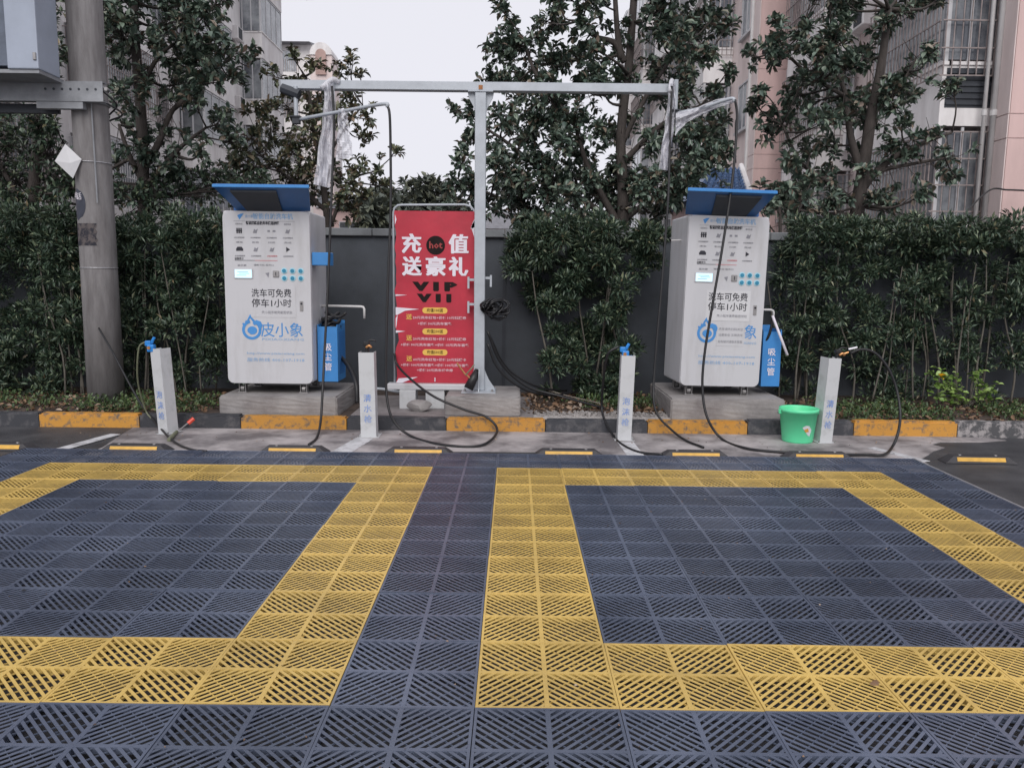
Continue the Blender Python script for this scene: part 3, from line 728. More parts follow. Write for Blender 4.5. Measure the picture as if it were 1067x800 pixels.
# dusty spray gun leaning at the post foot
g = MB().tube([at(497, 385, 5.50), at(494, 393, 5.46), at(488, 405, 5.44)], [.02, .045, .05], 10)
o = thing('lance_gun', 'black gun with brass lance leaning at the foot of the gantry post', 'spray gun', at(490, 408, 5.44))
g.build('gun_body', M['hose'], o, smooth=True)
MB().tube([at(491, 395, 5.44), at(484, 389, 5.42), at(476, 378, 5.42)], .009, 7).build('lance_tube', M['brass'], o)
MB().tube([at(485, 391, 5.42), at(491, 384, 5.42), at(494, 380, 5.44)], .007, 7).build('handle', M['hoseg'], o)

# ------------------------------------------------------------------ banner stand
bt = thing('banner_stand', 'torn red promotional banner in a grey tube frame beside the gantry post', 'banner', (-.69, 5.75, .30))
BX0, BX1, BZ0, BZ1, BY = -1.115, -.295, .365, 2.145, 5.735
fr = []
for p in [(-1.135, .34), (-1.135, 2.12), (-1.125, 2.17), (-1.09, 2.20), (-1.04, 2.205), (-.40, 2.215), (-.34, 2.20), (-.305, 2.16), (-.300, 2.10), (-.300, .34)]: fr.append((p[0], 5.765, p[1]))
MB().tube(fr, .012, 8).build('frame_tube', M['galv'], bt, smooth=True)
MB().rbox(-1.20, -.36, 5.66, 5.80, .300, .362, .01, 2).build('base_bar', M['white'], bt)
# cloth: curved grid with slight billow
NX, NZ = 14, 24; vs = []
for j in range(NZ+1):
    for k in range(NX+1):
        s, t_ = k/NX, j/NZ
        x = BX0+(BX1-BX0)*s; z = BZ0+(BZ1-BZ0)*t_
        if k == 0: x += .012*math.sin(t_*31)+(.02 if j in (6, 7, 14, 18) else 0)
        y = BY
        vs.append((x, y, z))
fs = [(j*(NX+1)+k, j*(NX+1)+k+1, (j+1)*(NX+1)+k+1, (j+1)*(NX+1)+k) for j in range(NZ) for k in range(NX)]
n_ = len(vs); vs2 = vs+[(a, b+.002, c) for a, b, c in vs]
fs2 = fs+[tuple(n_+i for i in f)[::-1] for f in fs]
for j in range(NZ): fs2 += [(j*(NX+1), (j+1)*(NX+1), n_+(j+1)*(NX+1), n_+j*(NX+1))]
MB().raw(vs2, fs2).build('banner_cloth', M['red'], bt)
BW, BH = BX1-BX0, BZ1-BZ0
def bp(u, v): return (BX0+u*BW+.69, BY-.0025-5.75, BZ1-v*BH-.30)
def btext(s, size, m, u, v, off=0., width=None, sx=1., heavy=0., spacing=1.):
    return text(s, size, m, bt, bp(u, v), off, width=width, sx=sx, heavy=heavy, spacing=spacing)
for s, u, v in (('充', .21, .195), ('值', .80, .195), ('送', .21, .325), ('豪', .51, .325), ('礼', .80, .325)):
    btext(s, .205, M['bwhite'], u, v, .001, width=.208, heavy=.009)
cx_, _, cz_ = bp(.51, .195)
MB().tube([(cx_, BY-5.75, cz_), (cx_, BY-5.75-.003, cz_)], .097, 28).build('badge', M['bdark'], bt, local=True)
o = btext('hot', .10, mat('badge_red', (.33, .04, .04), .6), .51, .195, .002); o.location.y -= .003
btext('VIP', .13, M['bdark'], .50, .435, 0, width=.47, heavy=.010, spacing=1.5); 
o = btext('VII', .12, M['bdark'], .49, .502, 0, width=.36, heavy=.010, spacing=1.6)
for k, (s, v) in enumerate((('充值100送', .572), ('充值200送', .695), ('充值500送', .818))):
    cx_, _, cz_ = bp(.50, v); R1 = .031; poly = []
    for a in range(9): poly.append((cx_+.10+R1*math.cos(math.radians(-90+a*22.5)), cz_+R1*math.sin(math.radians(-90+a*22.5))))
    for a in range(9): poly.append((cx_-.10+R1*math.cos(math.radians(90+a*22.5)), cz_+R1*math.sin(math.radians(90+a*22.5))))
    MB().prism(poly, 1, BY-5.75-.002, BY-5.75).build('pill', M['byel'], bt, local=True)
    o = btext(s, .042, M['bdark'], .50, v, width=.17); o.location.y -= .002
lines = [('送', .17, .612), ('送', .17, .736), ('送', .17, .858)]
for s, u, v in lines: btext(s, .062, M['byel'], u, v, .001)
for s, u, v, w in (('20元洗车红包+价值10元镀膜券', .56, .615, .56), ('+价值50元洗车套餐', .50, .650, .36), ('20元洗车红包+价值15元镀膜券', .56, .740, .56), ('+价值90元洗车套餐+价值15元洗车套餐', .50, .775, .72),
                   ('60元洗车红包+价值20元镀膜卡', .56, .862, .56), ('+价值100元洗车套餐+价值100元洗车套餐', .50, .895, .72), ('+价值20元洗车代金券', .50, .925, .38)):
    btext(s, .032, M['bpink'], u, v, .0008, width=w)
# tears showing the pale lining
for poly in ([(0, .555), (.30, .565), (.12, .575), (.02, .60), (0, .60)], [(0, .69), (.12, .695), (0, .705)], [(0, .48), (.15, .483), (0, .49)], [(.0, 1.), (.03, .975), (.28, .965), (.16, .985), (.08, 1.)],
             [(1, .09), (.95, .10), (.97, .07), (1., .04)], [(1, .05), (.955, .085), (.985, .13), (1, .15)], [(0, .02), (.02, .05), (0, .08)], [(0, .62), (.025, .6), (.01, .66), (0, .68)]):
    MB().prism([(bp(*p)[0], bp(*p)[2]) for p in poly], 1, BY-5.75-.003, BY-5.75).build('tear', M['bwhite'], bt, local=True)
g = MB(); x_, _, z_ = bp(.5, .985); g.tube([(x_, BY-5.75-.006, z_-.01), (x_, BY-5.75-.006, z_+.03)], .006, 6).build('tie', M['bwhite'], bt, local=True)

# blocks and stone propping the banner
tag(MB().rbox(-1.07, -.90, 5.64, 5.84, .098, .299, .008, 2).build('prop_block', M['white2']), 'white block under the left end of the banner base', 'block')
tag(MB().rbox(-.80, -.60, 5.68, 5.86, .098, .299, .008, 2).build('prop_block', M['white2']), 'white block under the banner base beside the gantry plinth', 'block')
def rock(name, c, s, seed, m, label, cat):
    r_ = random.Random(seed); bm = bmesh.new(); bmesh.ops.create_icosphere(bm, subdivisions=3, radius=1)
    ph = [Vector((r_.uniform(-1, 1), r_.uniform(-1, 1), r_.uniform(-1, 1))).normalized() for _ in range(12)]; cut = [r_.uniform(.55, .85) for _ in ph]
    for v in bm.verts:
        for p_, c_ in zip(ph, cut):
            d = v.co.dot(p_)
            if d > c_: v.co -= p_*(d-c_)*.9
        v.co = Vector((v.co.x*s[0], v.co.y*s[1], v.co.z*s[2]))
    me = bpy.data.meshes.new(name); bm.to_mesh(me); bm.free(); me.materials.append(m)
    o = bpy.data.objects.new(name, me); COL.objects.link(o); o.location = c
    return tag(o, label, cat)
rock('stone', (-.83, 5.52, .15), (.15, .09, .075), 4, M['conc_pad'], 'rough flat brown grey stone before the white blocks under the banner', 'stone')

# ------------------------------------------------------------------ bollards
def bollard(label, base, lean_x, lean_y, rz, w, d, h, txt, head, seed):
    t = thing('gun_bollard', label, 'bollard', base, 0, 'white bollards holding wash guns')
    t.rotation_euler = (lean_y, lean_x, rz)
    th = .006; mb = MB()
    mb.box(-w/2, w/2, -d/2, -d/2+th, 0, h); mb.box(-w/2, -w/2+th, -d/2+th, d/2, 0, h); mb.box(w/2-th, w/2, -d/2+th, d/2, 0, h)
    mb.box(-w/2+th, w/2-th, d/2-th, d/2, 0, h-.03); mb.box(-w/2+th, w/2-th, -d/2+th, d/2-th, h-.10, h-.09)
    mb.build('housing', M['white2'], t, local=True)
    MB().box(-w/2-.03, w/2+.03, -d/2-.03, d/2+.03, -.0, .006).build('base_plate', M['white2'], t, local=True)
    for sx in (-1, 1):
        for sy in (-1, 1):
            MB().tube([(sx*(w/2+.017), sy*(d/2+.017), .006), (sx*(w/2+.017), sy*(d/2+.017), .022)], .007, 6).build('bolt', M['steelw'], t, local=True)
    for k, ch in enumerate(txt):
        text(ch, .075, M['faded'], t, (0, -d/2-.002, h*(.46-.125*k)), .0004)
    return t
b1 = bollard('leaning white bollard with blue gun, leftmost of the four', (-3.165, 4.87, -.030), math.radians(-3.0), math.radians(1), math.radians(-22), .118, .13, .81, '泡沫枪', 1, 1)
b2 = bollard('white bollard with brass fitting standing between left machine and banner', (-1.238, 4.84, -.030), math.radians(-1.0), 0, math.radians(1), .143, .14, .80, '清水枪', 2, 2)
b3 = bollard('white bollard with blue gun standing before the middle bushes', (1.175, 4.83, -.030), math.radians(1.2), 0, math.radians(-2), .128, .14, .80, '泡沫枪', 1, 3)
b4 = bollard('leaning white bollard with brass fitting right of the green bucket', (3.055, 4.83, -.030), math.radians(2.5), math.radians(1), math.radians(9), .124, .15, .80, '清水枪', 2, 4)
def blue_gun(label, c):
    c = Vector(c); t = thing('foam_gun', label, 'spray gun', c, 0, 'blue foam guns')
    MB().rbox(-.035, .03, -.03, .03, -.05, .02, .012, 2).rbox(-.055, -.0, -.025, .025, .005, .055, .01, 2).build('gun_body', M['gunb'], t, local=True, smooth=False)
    MB().tube([(.0, 0, .03), (.02, 0, .07), (.03, 0, .085)], .014, 8).build('nozzle', M['gunb'], t, local=True)
    MB().rbox(.02, .065, -.012, .012, -.045, -.025, .006, 1).build('trigger', M['gunb'], t, local=True)
    MB().tube([(-.012, -.034, -.01), (-.012, -.04, -.01)], .016, 10).build('valve', M['brass'], t, local=True)
    return t
blue_gun('blue plastic foam gun on top of the leaning left bollard', at(158, 361, 4.85)+Vector((0, 0, .0)))
blue_gun('blue plastic foam gun on top of the third bollard', at(652, 367.5, 4.80))
def brass_head(label, c, s=1):
    c = Vector(c); t = thing('hose_gun', label, 'spray gun', c, 0, 'brass hose guns')
    MB().tube([(0, 0, -.08), (0, 0, .03)], .022, 10).rbox(-.03, .03, -.025, .025, .015, .055, .008, 1).build('gun_body', M['hose'], t, local=True)
    MB().tube(smoothpath([(0, -.03, 0), (s*.03, -.035, .02), (s*.05, -.03, .0)], 4), .012, 8).build('coupling', M['brass'], t, local=True, smooth=True)
    MB().tube(smoothpath([(0, 0, .05), (s*.04, 0, .07), (s*.09, 0, .06)], 4), .008, 8).build('trigger_lever', M['hose'], t, local=True, smooth=True)
    return t
brass_head('black gun with brass coupling on the second bollard', at(382, 362, 4.84))
brass_head('black gun with brass coupling in the fourth bollard', at(873, 370, 4.84))
MBt = thing('gun_lance', 'pale metal lance tip pointing right from the fourth bollard', 'lance', at(876, 368, 4.84))
MB().tube([at(875, 370, 4.84), at(884, 367, 4.84)], .009, 8).build('lance_tube', M['brass'], MBt)
MB().tube([at(884, 364, 4.83), at(893, 362, 4.83)], .012, 8).build('nozzle', M['alu'], MBt)

# bucket
bk = thing('bucket', 'light green plastic bucket with a torn sticker', 'bucket', (2.823, 4.83, -.029))
MB().lathe([(.0, .004), (.128, .004), (.130, 0), (.136, .0), (.140, .01), (.172, .285), (.181, .285), (.181, .318), (.168, .318), (.162, .30), (.132, .02), (0, .02)], (0, 0, 0), 40).build('bucket_body', M['bucket'], bk, local=True, smooth=True)
for s in (-1, 1): MB().rbox(s*.178-.012, s*.178+.012, -.022, .022, .262, .30, .004, 1).build('handle_lug', M['bucket'], bk, local=True)
pts = [(.188*math.cos(a), -.02-.165*math.sin(a)*.35-.15*math.sin(a), .28-.14*math.sin(a)) for a in [PI*k/20 for k in range(21)]]
pts = [(.19*math.cos(a), .205*math.sin(a)*.92, .28-.055*math.sin(a)) for a in [PI*k/20 for k in range(21)]]
MB().tube(pts, .004, 6).build('handle', M['alu'], bk, local=True, smooth=True)
# sticker following the wall
def on_bucket(a, z): 
    r_ = .1405+(.172-.140)*(z/.285)+.0012; return (r_*math.sin(a), -r_*math.cos(a), z)
for out, mm, dz in (([(-.1, .155), (.1, .175), (.32, .17), (.52, .13), (.42, .07), (.25, .085), (.1, .12)], 'paper', 0), ([(.0, .135), (.25, .150), (.33, .115), (.12, .11)], 'kyel', .001)):
    c_ = (sum(p[0] for p in out)/len(out), sum(p[1] for p in out)/len(out)); n = len(out)
    vs = [on_bucket(*c_)]+[on_bucket(*p) for p in out]; vs = [Vector(v)*(1) + Vector((0, -dz, 0)) for v in vs]
    MB().raw(vs, [(0, i+1, (i+1) % n+1) for i in range(n)]).build('sticker', M[mm], bk, local=True)

# small brush leaning on the first bollard
br = thing('scrub_brush', 'small brush with red head propped at the foot of the left bollard', 'brush', gz(178, 458, -.028))
MB().tube([gz(176, 458, -.01), at(184, 450, 4.84)], .018, 8).build('grip', M['hoseg'], br)
MB().tube([at(184, 450, 4.84), at(198, 439, 4.95)], .006, 7).build('rod', M['steelw'], br)
MB().tube([at(196, 441, 4.94), at(202, 436, 4.97)], .02, 8).build('brush_head', mat('red_plastic', (.7, .06, .03), .4), br)

# ------------------------------------------------------------------ utility pole
px, py = -4.345, 6.03
up_ = thing('utility_pole', 'thick round concrete utility pole with pasted dark posters', 'utility pole', (px, py, .05))
MB().tube([(px, py, .0), (px, py, 1.5), (px, py, 3.5), (px, py, 8.5)], [.187, .182, .176, .165], 32).build('pole', M['polec'], up_, smooth=True)
def wrap_patch(name, a0, a1, z0, z1, m, r_=.1835, holes=None, ellipse=False):
    vs = []; fs = []; n = 10
    K = 8
    for j in range(K+1):
        z = z0+(z1-z0)*j/K
        f = math.sqrt(max(0., 1-(2*j/K-1)**2)) if ellipse else 1-.06*math.sin(j*2.3)
        c = (a0+a1)/2; h = (a1-a0)/2*f
        for k in range(n+1):
            a = c-h+2*h*k/n; vs.append((px+r_*math.sin(a), py-r_*math.cos(a), z))
    fs = [(j*(n+1)+k, j*(n+1)+k+1, (j+1)*(n+1)+k+1, (j+1)*(n+1)+k) for j in range(K) for k in range(n)]
    MB().raw(vs, fs).build(name, m, up_, smooth=True)
dk = mat('torn_black_poster', (.10, .085, .085), .8, scale=16, col2=(.02, .02, .03), thresh=(.45, .55))
wrap_patch('poster', -1.35, -.05, 2.02, 2.35, mat('dark_blue_poster', (.035, .04, .06), .6, .3, 12), .1828, ellipse=True)
wrap_patch('poster', -1.3, .45, 1.76, 1.99, dk, .1835)
for k, (a, z, s_) in enumerate(((-.75, 2.27, '电'), (-.45, 2.26, '话'), (-1.05, 2.14, '5'))):
    r_ = .1855
    text(s_, .08, M['bwhite'], up_, (r_*math.sin(a), -r_*math.cos(a), z-.05), 0, rot=Euler((PI/2, 0, a)).to_matrix().to_4x4())
for z, m in ((2.62, 'alu'), (1.53, 'alu')):
    g = MB(); g.tube([(px+.186*math.cos(a), py+.186*math.sin(a), z) for a in [2*PI*k/32 for k in range(33)]], .004, 6, caps=False).build('wire_band', M[m], up_)
for z in (3.22, 3.38):
    g = MB(); g.tube([(px+.186*math.cos(a), py+.186*math.sin(a), z) for a in [2*PI*k/32 for k in range(33)]], .012, 6, caps=False).build('clamp_band', M['iron'], up_)
MB().tube([(px+.10, py-.165, 3.2), (px+.11, py-.17, 2.2)], .008, 6).build('conduit', M['iron'], up_)
MB().tube(smoothpath([(px+.15, py-.14, 3.35), (px+.26, py-.2, 3.30), (px+.33, py-.1, 3.2), (px+.2, py, 3.12)], 5), .010, 6).tube(smoothpath([(px+.15, py-.14, 3.3), (px+.24, py-.2, 3.22), (px+.36, py-.05, 3.12), (px+.2, py, 3.06)], 5), .010, 6).build('wire_loop', M['hose'], up_, smooth=True)
wp = thing('notice_card', 'blank white card tilted on the left of the utility pole', 'card', at(72, 168, 5.8))
MB().raw([at(68, 150, 5.83), at(57, 168, 5.80), at(76, 186, 5.80), at(85, 166, 5.83), at(68, 150, 5.834), at(57, 168, 5.804), at(76, 186, 5.804), at(85, 166, 5.834), at(73, 170, 5.785), at(73, 170, 5.789)],
         [(0, 1, 8), (1, 2, 8), (2, 3, 8), (3, 0, 8), (4, 9, 5), (5, 9, 6), (6, 9, 7), (7, 9, 4)]).build('card', M['paper'], wp)
# cross arm: steel channel
ca = thing('cross_arm', 'grey steel channel arm bolted across the utility pole', 'cross arm', (-4.9, 5.8, 3.3))
zA = at(60, 85, 5.78).z; zB = at(60, 106, 5.78).z
x1_ = at(108, 95, 5.78).x
g = MB(); g.box(-7.2, x1_, 5.76, 5.768, zB, zA); g.box(-7.2, x1_, 5.768, 5.85, zA-.010, zA); g.box(-7.2, x1_, 5.768, 5.85, zB, zB+.010)
g.build('channel', M['iron'], ca)
for k in range(7):
    xx = x1_-.07-k*.085
    MB().tube([(xx, 5.761, (zA+zB)/2+.02), (xx, 5.757, (zA+zB)/2+.02)], .013, 8).build('bolt_hole', M['dark'], ca)
MB().box(-4.75, -4.28, 5.765, 5.84, zB-.07, zB-.004).build('bracket', M['iron'], ca)
MB().tube([(-4.02, 5.752, (zA+zB)/2+.02), (-4.02, 5.73, (zA+zB)/2+.02)], .02, 6).build('bolt', M['steelw'], ca)
MB().box(-7.2, -4.62, 5.90, 5.97, zB-.09, zB+.0).build('rear_channel', M['dark'], ca)
# transformer / meter box
tb = thing('meter_box', 'pale blue grey metal electrical box standing on the cross arm', 'electrical box', (-5.0, 5.6, 3.42))
a_ = at(8, 75, 5.35); b_ = at(41, 82, 5.35)
zb_ = a_.z+.03
g = MB().rbox(a_.x, b_.x, 5.35, 5.72, zb_, 5.2, .012, 2); g.build('door_panel', M['boxg'], tb)
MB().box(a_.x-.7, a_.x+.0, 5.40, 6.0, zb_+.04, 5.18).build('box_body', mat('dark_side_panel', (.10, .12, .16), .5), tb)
MB().box(a_.x-.72, b_.x-.01, 5.37, 6.0, zb_-.035, zb_-.001).build('underside_tray', M['iron'], tb)
MB().rbox(b_.x-.045, b_.x-.015, 5.335, 5.352, zb_+.08, zb_+.15, .004, 1).build('latch', M['steelw'], tb)

# ------------------------------------------------------------------ wall behind the hedge
wl = thing('boundary_wall', 'dark grey rendered boundary wall with a lighter coping behind the hedges', 'wall', (0, 7.25, 0))
MB().box(-16, 16, 7.18, 7.40, -.03, 1.955).build('wall_face', M['wallm'], wl)
for k in range(-10, 10):
    MB().rbox(k*1.6+.003, k*1.6+1.597, 7.12, 7.46, 1.957, 2.05+rnd.uniform(-.004, .004), .008, 1).build('coping_slab', M['cope'], wl)
for k in range(-4, 5):
    MB().box(k*3.9-.02, k*3.9+.02, 7.168, 7.18, 0, 1.955).build('wall_joint', M['dark'], wl)
struct(MB().box(-60, 60, 7.41, 90, -.035, -.01).build('yard_ground', M['hill']))

# ------------------------------------------------------------------ foliage
def leaves(name, pos, dirs, ln, wd, m, parent, seed=0, big=False, kind=None, up=.6):
    rg = np.random.default_rng(seed); n = len(pos)
    pos = np.asarray(pos, float); d = np.asarray(dirs, float); d /= np.linalg.norm(d, axis=1)[:, None]+1e-9
    h = rg.normal(size=(n, 3)); h[:, 2] = np.abs(h[:, 2])+up*2
    s = np.cross(d, h); s /= np.linalg.norm(s, axis=1)[:, None]+1e-9
    nn = np.cross(s, d)
    L = (ln*rg.uniform(.5, 1.3, n))[:, None]; Wd = (wd*rg.uniform(.75, 1.2, n))[:, None]/2
    if big:
        prof = [(0, 0, 0), (.30, .82, .12), (.68, 1., .12), (1, 0, -.14), (.68, -1, .12), (.30, -.82, .12), (.32, 0, .0), (.68, 0, -.02)]
        faces = [(0, 5, 6), (0, 6, 1), (6, 5, 4, 7), (1, 6, 7, 2), (7, 4, 3), (2, 7, 3)]
    else:
        prof = [(0, 0, 0), (.48, 1., .10), (1, 0, -.10), (.48, -1, .10), (.5, 0, -.01)]
        faces = [(0, 3, 4), (0, 4, 1), (4, 3, 2), (1, 4, 2)]
    nv = len(prof)
    V = np.stack([pos+d*L*a+s*Wd*b+nn*L*c for a, b, c in prof], 1)
    V -= np.array(origin(parent))
    me = bpy.data.meshes.new(name)
    loops = np.concatenate([np.array(f) for f in faces]); ls = np.array([len(f) for f in faces])
    base = (np.arange(n)*nv)[:, None]
    me.vertices.add(n*nv); me.vertices.foreach_set('co', V.reshape(-1).astype(np.float32))
    al = (base+loops[None, :]).reshape(-1); me.loops.add(len(al)); me.loops.foreach_set('vertex_index', al.astype(np.int32))
    tot = np.tile(ls, n); st = np.concatenate([[0], np.cumsum(tot)[:-1]])
    me.polygons.add(len(tot)); me.polygons.foreach_set('loop_start', st.astype(np.int32)); me.polygons.foreach_set('loop_total', tot.astype(np.int32))
    me.update(calc_edges=True); me.materials.append(m); me.shade_smooth()
    o = bpy.data.objects.new(name, me); COL.objects.link(o)
    if parent: o.parent = parent
    if kind: o['kind'] = kind
    return o

def tree(name, label, cat, base, limbs, clusters, Y0, spread, leaf, seed, m='leafT', bark='bark', ppr=11, rosette=8, big=True, group=None):
    """limbs: list of (px path, r0, r1); clusters: (px, py, radius px[, Y])"""
    rg = random.Random(seed); t = thing(name, label, cat, base, 0, group)
    segs = []; g = MB()
    for path, ra, rb in limbs:
        pts = smoothpath([at(p[0], p[1], (p[2] if len(p) > 2 else Y0)) for p in path], 5)
        g.tube(pts, ra, 9, rb); segs += [(p, ra+(rb-ra)*i/len(pts)) for i, p in enumerate(pts)]
    tw = MB(); P = []; D = []
    cl2 = []
    for c in clusters:
        cl2.append((c[0]+rg.uniform(-3, 3), c[1]+rg.uniform(-3, 3), c[2]*rg.uniform(.85, 1.1)) + tuple(c[3:]))
        if c[2] > 13:
            a = rg.uniform(0, 6.3); cl2.append((c[0]+c[2]*.95*math.cos(a), c[1]+c[2]*.95*math.sin(a), c[2]*rg.uniform(.35, .6)) + tuple(c[3:]))
    for c in cl2:
        Yc = (c[3] if len(c) > 3 else Y0+rg.uniform(-spread, spread)); cen = at(c[0], c[1], Yc); R_ = c[2]*(Yc-CAM.y)/F
        s = min(segs, key=lambda q: (q[0]-cen).length + max(0, (q[0].z-cen.z))*1.2)
        mid = (s[0]+cen)/2+Vector((rg.uniform(-1, 1), rg.uniform(-1, 1), rg.uniform(-1.2, .4)))*(cen-s[0]).length*.12
        bp_ = smoothpath([s[0], mid, cen], 4); br_ = min(s[1]*.7, .012+.018*(cen-s[0]).length)
        tw.tube(bp_, br_, 6, .007)
        n = max(4, int(ppr*(c[2]/20.)**1.6))
        for k in range(n):
            v = Vector((rg.gauss(0, 1), rg.gauss(0, 1), rg.gauss(0, 1))).normalized()
            v = (v+Vector((0, 0, .25))).normalized(); ln = R_*rg.uniform(.35, 1.2)
            st = bp_[-rg.randint(1, 4)]
            tip = cen+v*ln
            mid = (st+tip)/2+Vector((0, 0, -.12*ln))
            tw.tube([st, mid, tip], .0065, 4, .003, caps=False)
            ax = (tip-mid).normalized()
            for q, cnt in ((1., rosette), (.72, rosette//2)):
                o_ = mid.lerp(tip, q)
                for a in range(cnt):
                    rv = Vector((rg.gauss(0, 1), rg.gauss(0, 1), rg.gauss(0, 1))); rv = (rv-ax*rv.dot(ax)).normalized()
                    dd = ax*rg.uniform(.15, .8)+rv+Vector((0, 0, rg.uniform(-.25, .3)))
                    P.append(o_+rv*.006-ax*rg.uniform(-.02, .08)); D.append(dd)
    for path, ra, rb in limbs:
        pts = smoothpath([at(p[0], p[1], (p[2] if len(p) > 2 else Y0)) for p in path], 5)
        for i_ in range(len(pts)):
            if pts[i_].z < 2.3: continue
            for _ in range(2 if ra < .07 else 1):
                if rg.random() < .35: continue
                v = Vector((rg.gauss(0, 1), rg.gauss(0, 1), rg.gauss(.2, .8))).normalized(); ln = rg.uniform(.15, .5)
                p0 = pts[i_]; mid = p0+v*ln*.5+Vector((0, 0, -.03)); tip = p0+v*ln
                tw.tube([p0, mid, tip], .006, 4, .003, caps=False)
                if rg.random() < .3: continue
                ax = (tip-mid).normalized()
                for q in (.5, .8, 1.):
                    for a in range(rosette//2+1):
                        rv = Vector((rg.gauss(0, 1), rg.gauss(0, 1), rg.gauss(0, 1))); rv = (rv-ax*rv.dot(ax)).normalized()
                        P.append(mid.lerp(tip, q)); D.append(ax*rg.uniform(.2, .8)+rv)
    tr = g.build('trunk', M[bark], t, smooth=True)
    tw.build('branches', M[bark], t, smooth=True, kind='stuff')
    leaves('crown', P, D, leaf, leaf*.46, M[m], t, seed, big, kind='stuff')
    return t

tree('magnolia_tree', 'broad leaved magnolia right behind the utility pole, leftmost big tree', 'tree', (-4.95, 9, -.03),
     [([(152, 430), (152, 300), (150, 200), (147, 120), (141, 40), (136, -60)], .11, .05), ([(151, 190), (136, 165), (124, 130)], .06, .02), ([(150, 175), (165, 150), (180, 115), (205, 95)], .06, .02),
      ([(152, 195), (178, 165), (190, 152), (215, 133)], .05, .018), ([(145, 95), (165, 60), (190, 40)], .04, .015), ([(142, 60), (125, 35), (110, 15)], .035, .015), ([(180, 115), (215, 85), (240, 60)], .03, .012)],
     [(125, 30, 26), (150, 42, 20), (185, 25, 26), (215, 20, 20), (228, 48, 22), (243, 80, 18), (212, 75, 22), (188, 85, 18), (118, 58, 15), (133, 98, 18), (205, 105, 14), (232, 132, 15), (245, 150, 12),
      (170, 3, 24), (228, 0, 18), (138, 135, 12), (212, 155, 11), (130, 0, 20), (112, 18, 14), (258, 60, 11), (200, 45, 20), (165, -30, 24), (205, -25, 22), (130, -35, 22), (180, 60, 16), (150, 160, 12), (122, 170, 12), (185, 180, 14)],
     9., .8, .115, 11, ppr=17)
tree('broadleaf_tree', 'dark leafy tree filling the left edge behind the pole and meter box', 'tree', (-6.6, 9.5, -.03),
     [([(30, 430), (30, 300), (35, 200), (45, 100), (50, 0)], .12, .05), ([(32, 230), (10, 190), (-10, 150)], .05, .02), ([(35, 210), (60, 180), (75, 160)], .04, .02)],
     [(15, 150, 28), (50, 160, 28), (20, 190, 30), (70, 190, 24), (40, 125, 18), (58, 60, 14), (55, 85, 14), (5, 125, 20), (90, 200, 20), (130, 200, 18), (20, 220, 25), (60, 215, 25), (100, 185, 14), (-15, 170, 30), (-20, 130, 26), (50, 30, 14), (52, 5, 14), (160, 212, 18), (200, 205, 22), (235, 200, 22), (265, 205, 22), (180, 190, 16), (225, 180, 16)],
     9.4, .7, .10, 12, m='leafH', ppr=24, rosette=7, big=False)
tree('bronze_leaved_tree', 'airy tree with bronze and green leaves behind the left machine', 'tree', (-3.1, 11, -.03),
     [([(345, 430), (345, 300), (342, 240), (335, 180), (325, 120), (318, 80)], .08, .03), ([(342, 240), (365, 190), (392, 178)], .035, .012), ([(340, 220), (300, 185), (270, 160)], .04, .015), ([(335, 180), (355, 140), (378, 110)], .03, .01)],
     [(283, 78, 10), (303, 62, 10), (330, 72, 10), (354, 72, 12), (366, 62, 8), (375, 80, 7), (300, 108, 20), (330, 105, 16), (366, 100, 12), (384, 125, 10), (385, 145, 10), (280, 148, 20), (308, 160, 20), (345, 182, 16), (376, 172, 12), (268, 118, 16), (300, 185, 22), (262, 172, 22), (325, 132, 18), (410, 158, 7), (397, 192, 14), (362, 200, 18), (330, 205, 20), (285, 200, 22), (255, 195, 18), (240, 175, 16), (375, 218, 16), (350, 120, 12)],
     11., .7, .11, 13, m='leafB', ppr=20)
tree('magnolia_tree', 'tall dense magnolia behind the gantry beam in the middle of the picture', 'tree', (1.64, 9, -.03),
     [([(648, 430), (649, 300), (649, 200), (647, 140), (656, 60), (663, -40)], .105, .045), ([(651, 65), (640, 45), (620, 38), (603, 22)], .05, .025), ([(647, 62), (643, 30), (640, -20)], .05, .03), ([(648, 240), (615, 180), (596, 120)], .06, .02), ([(648, 150), (668, 110), (700, 60)], .045, .02),
      ([(648, 170), (690, 130), (730, 110)], .045, .018), ([(640, 230), (580, 190), (530, 150), (500, 130)], .05, .015), ([(600, 130), (560, 80), (545, 40)], .04, .015), ([(640, 235), (560, 220), (480, 190)], .04, .015), ([(650, 230), (700, 190), (750, 160)], .045, .018)],
     [(525, 10, 9), (531, 30, 9), (514, 52, 12), (508, 82, 13), (540, 50, 18), (545, 88, 20), (572, 22, 20), (580, 60, 22), (570, 100, 22), (608, 60, 16), (610, 95, 24), (588, -10, 22), (612, -5, 18), (640, 85, 16), (690, 12, 22), (702, 45, 22), (732, 20, 22), (683, 68, 16), (735, 60, 18), (715, 85, 16), (692, 100, 16), (745, 100, 14),
      (560, 130, 22), (598, 130, 22), (640, 140, 16), (530, 120, 16), (490, 116, 10), (476, 118, 8), (500, 148, 14), (492, 190, 14), (520, 170, 20), (560, 170, 24), (600, 180, 24), (642, 182, 24), (685, 150, 18), (715, 145, 20), (742, 130, 18), (720, 182, 22), (755, 155, 14), (685, 190, 22), (470, 192, 12), (500, 215, 18), (545, 210, 24), (590, 222, 26), (640, 222, 25), (690, 220, 20), (545, 235, 18),
      (585, 150, 20), (625, 205, 20), (665, 205, 18), (720, -15, 25), (690, -25, 20), (755, 30, 16), (738, 165, 18), (575, 195, 20), (530, 195, 18), (710, 210, 16), (470, 222, 12), (485, 165, 10), (610, 20, 10), (755, 75, 12)],
     9., .9, .11, 14, ppr=26)
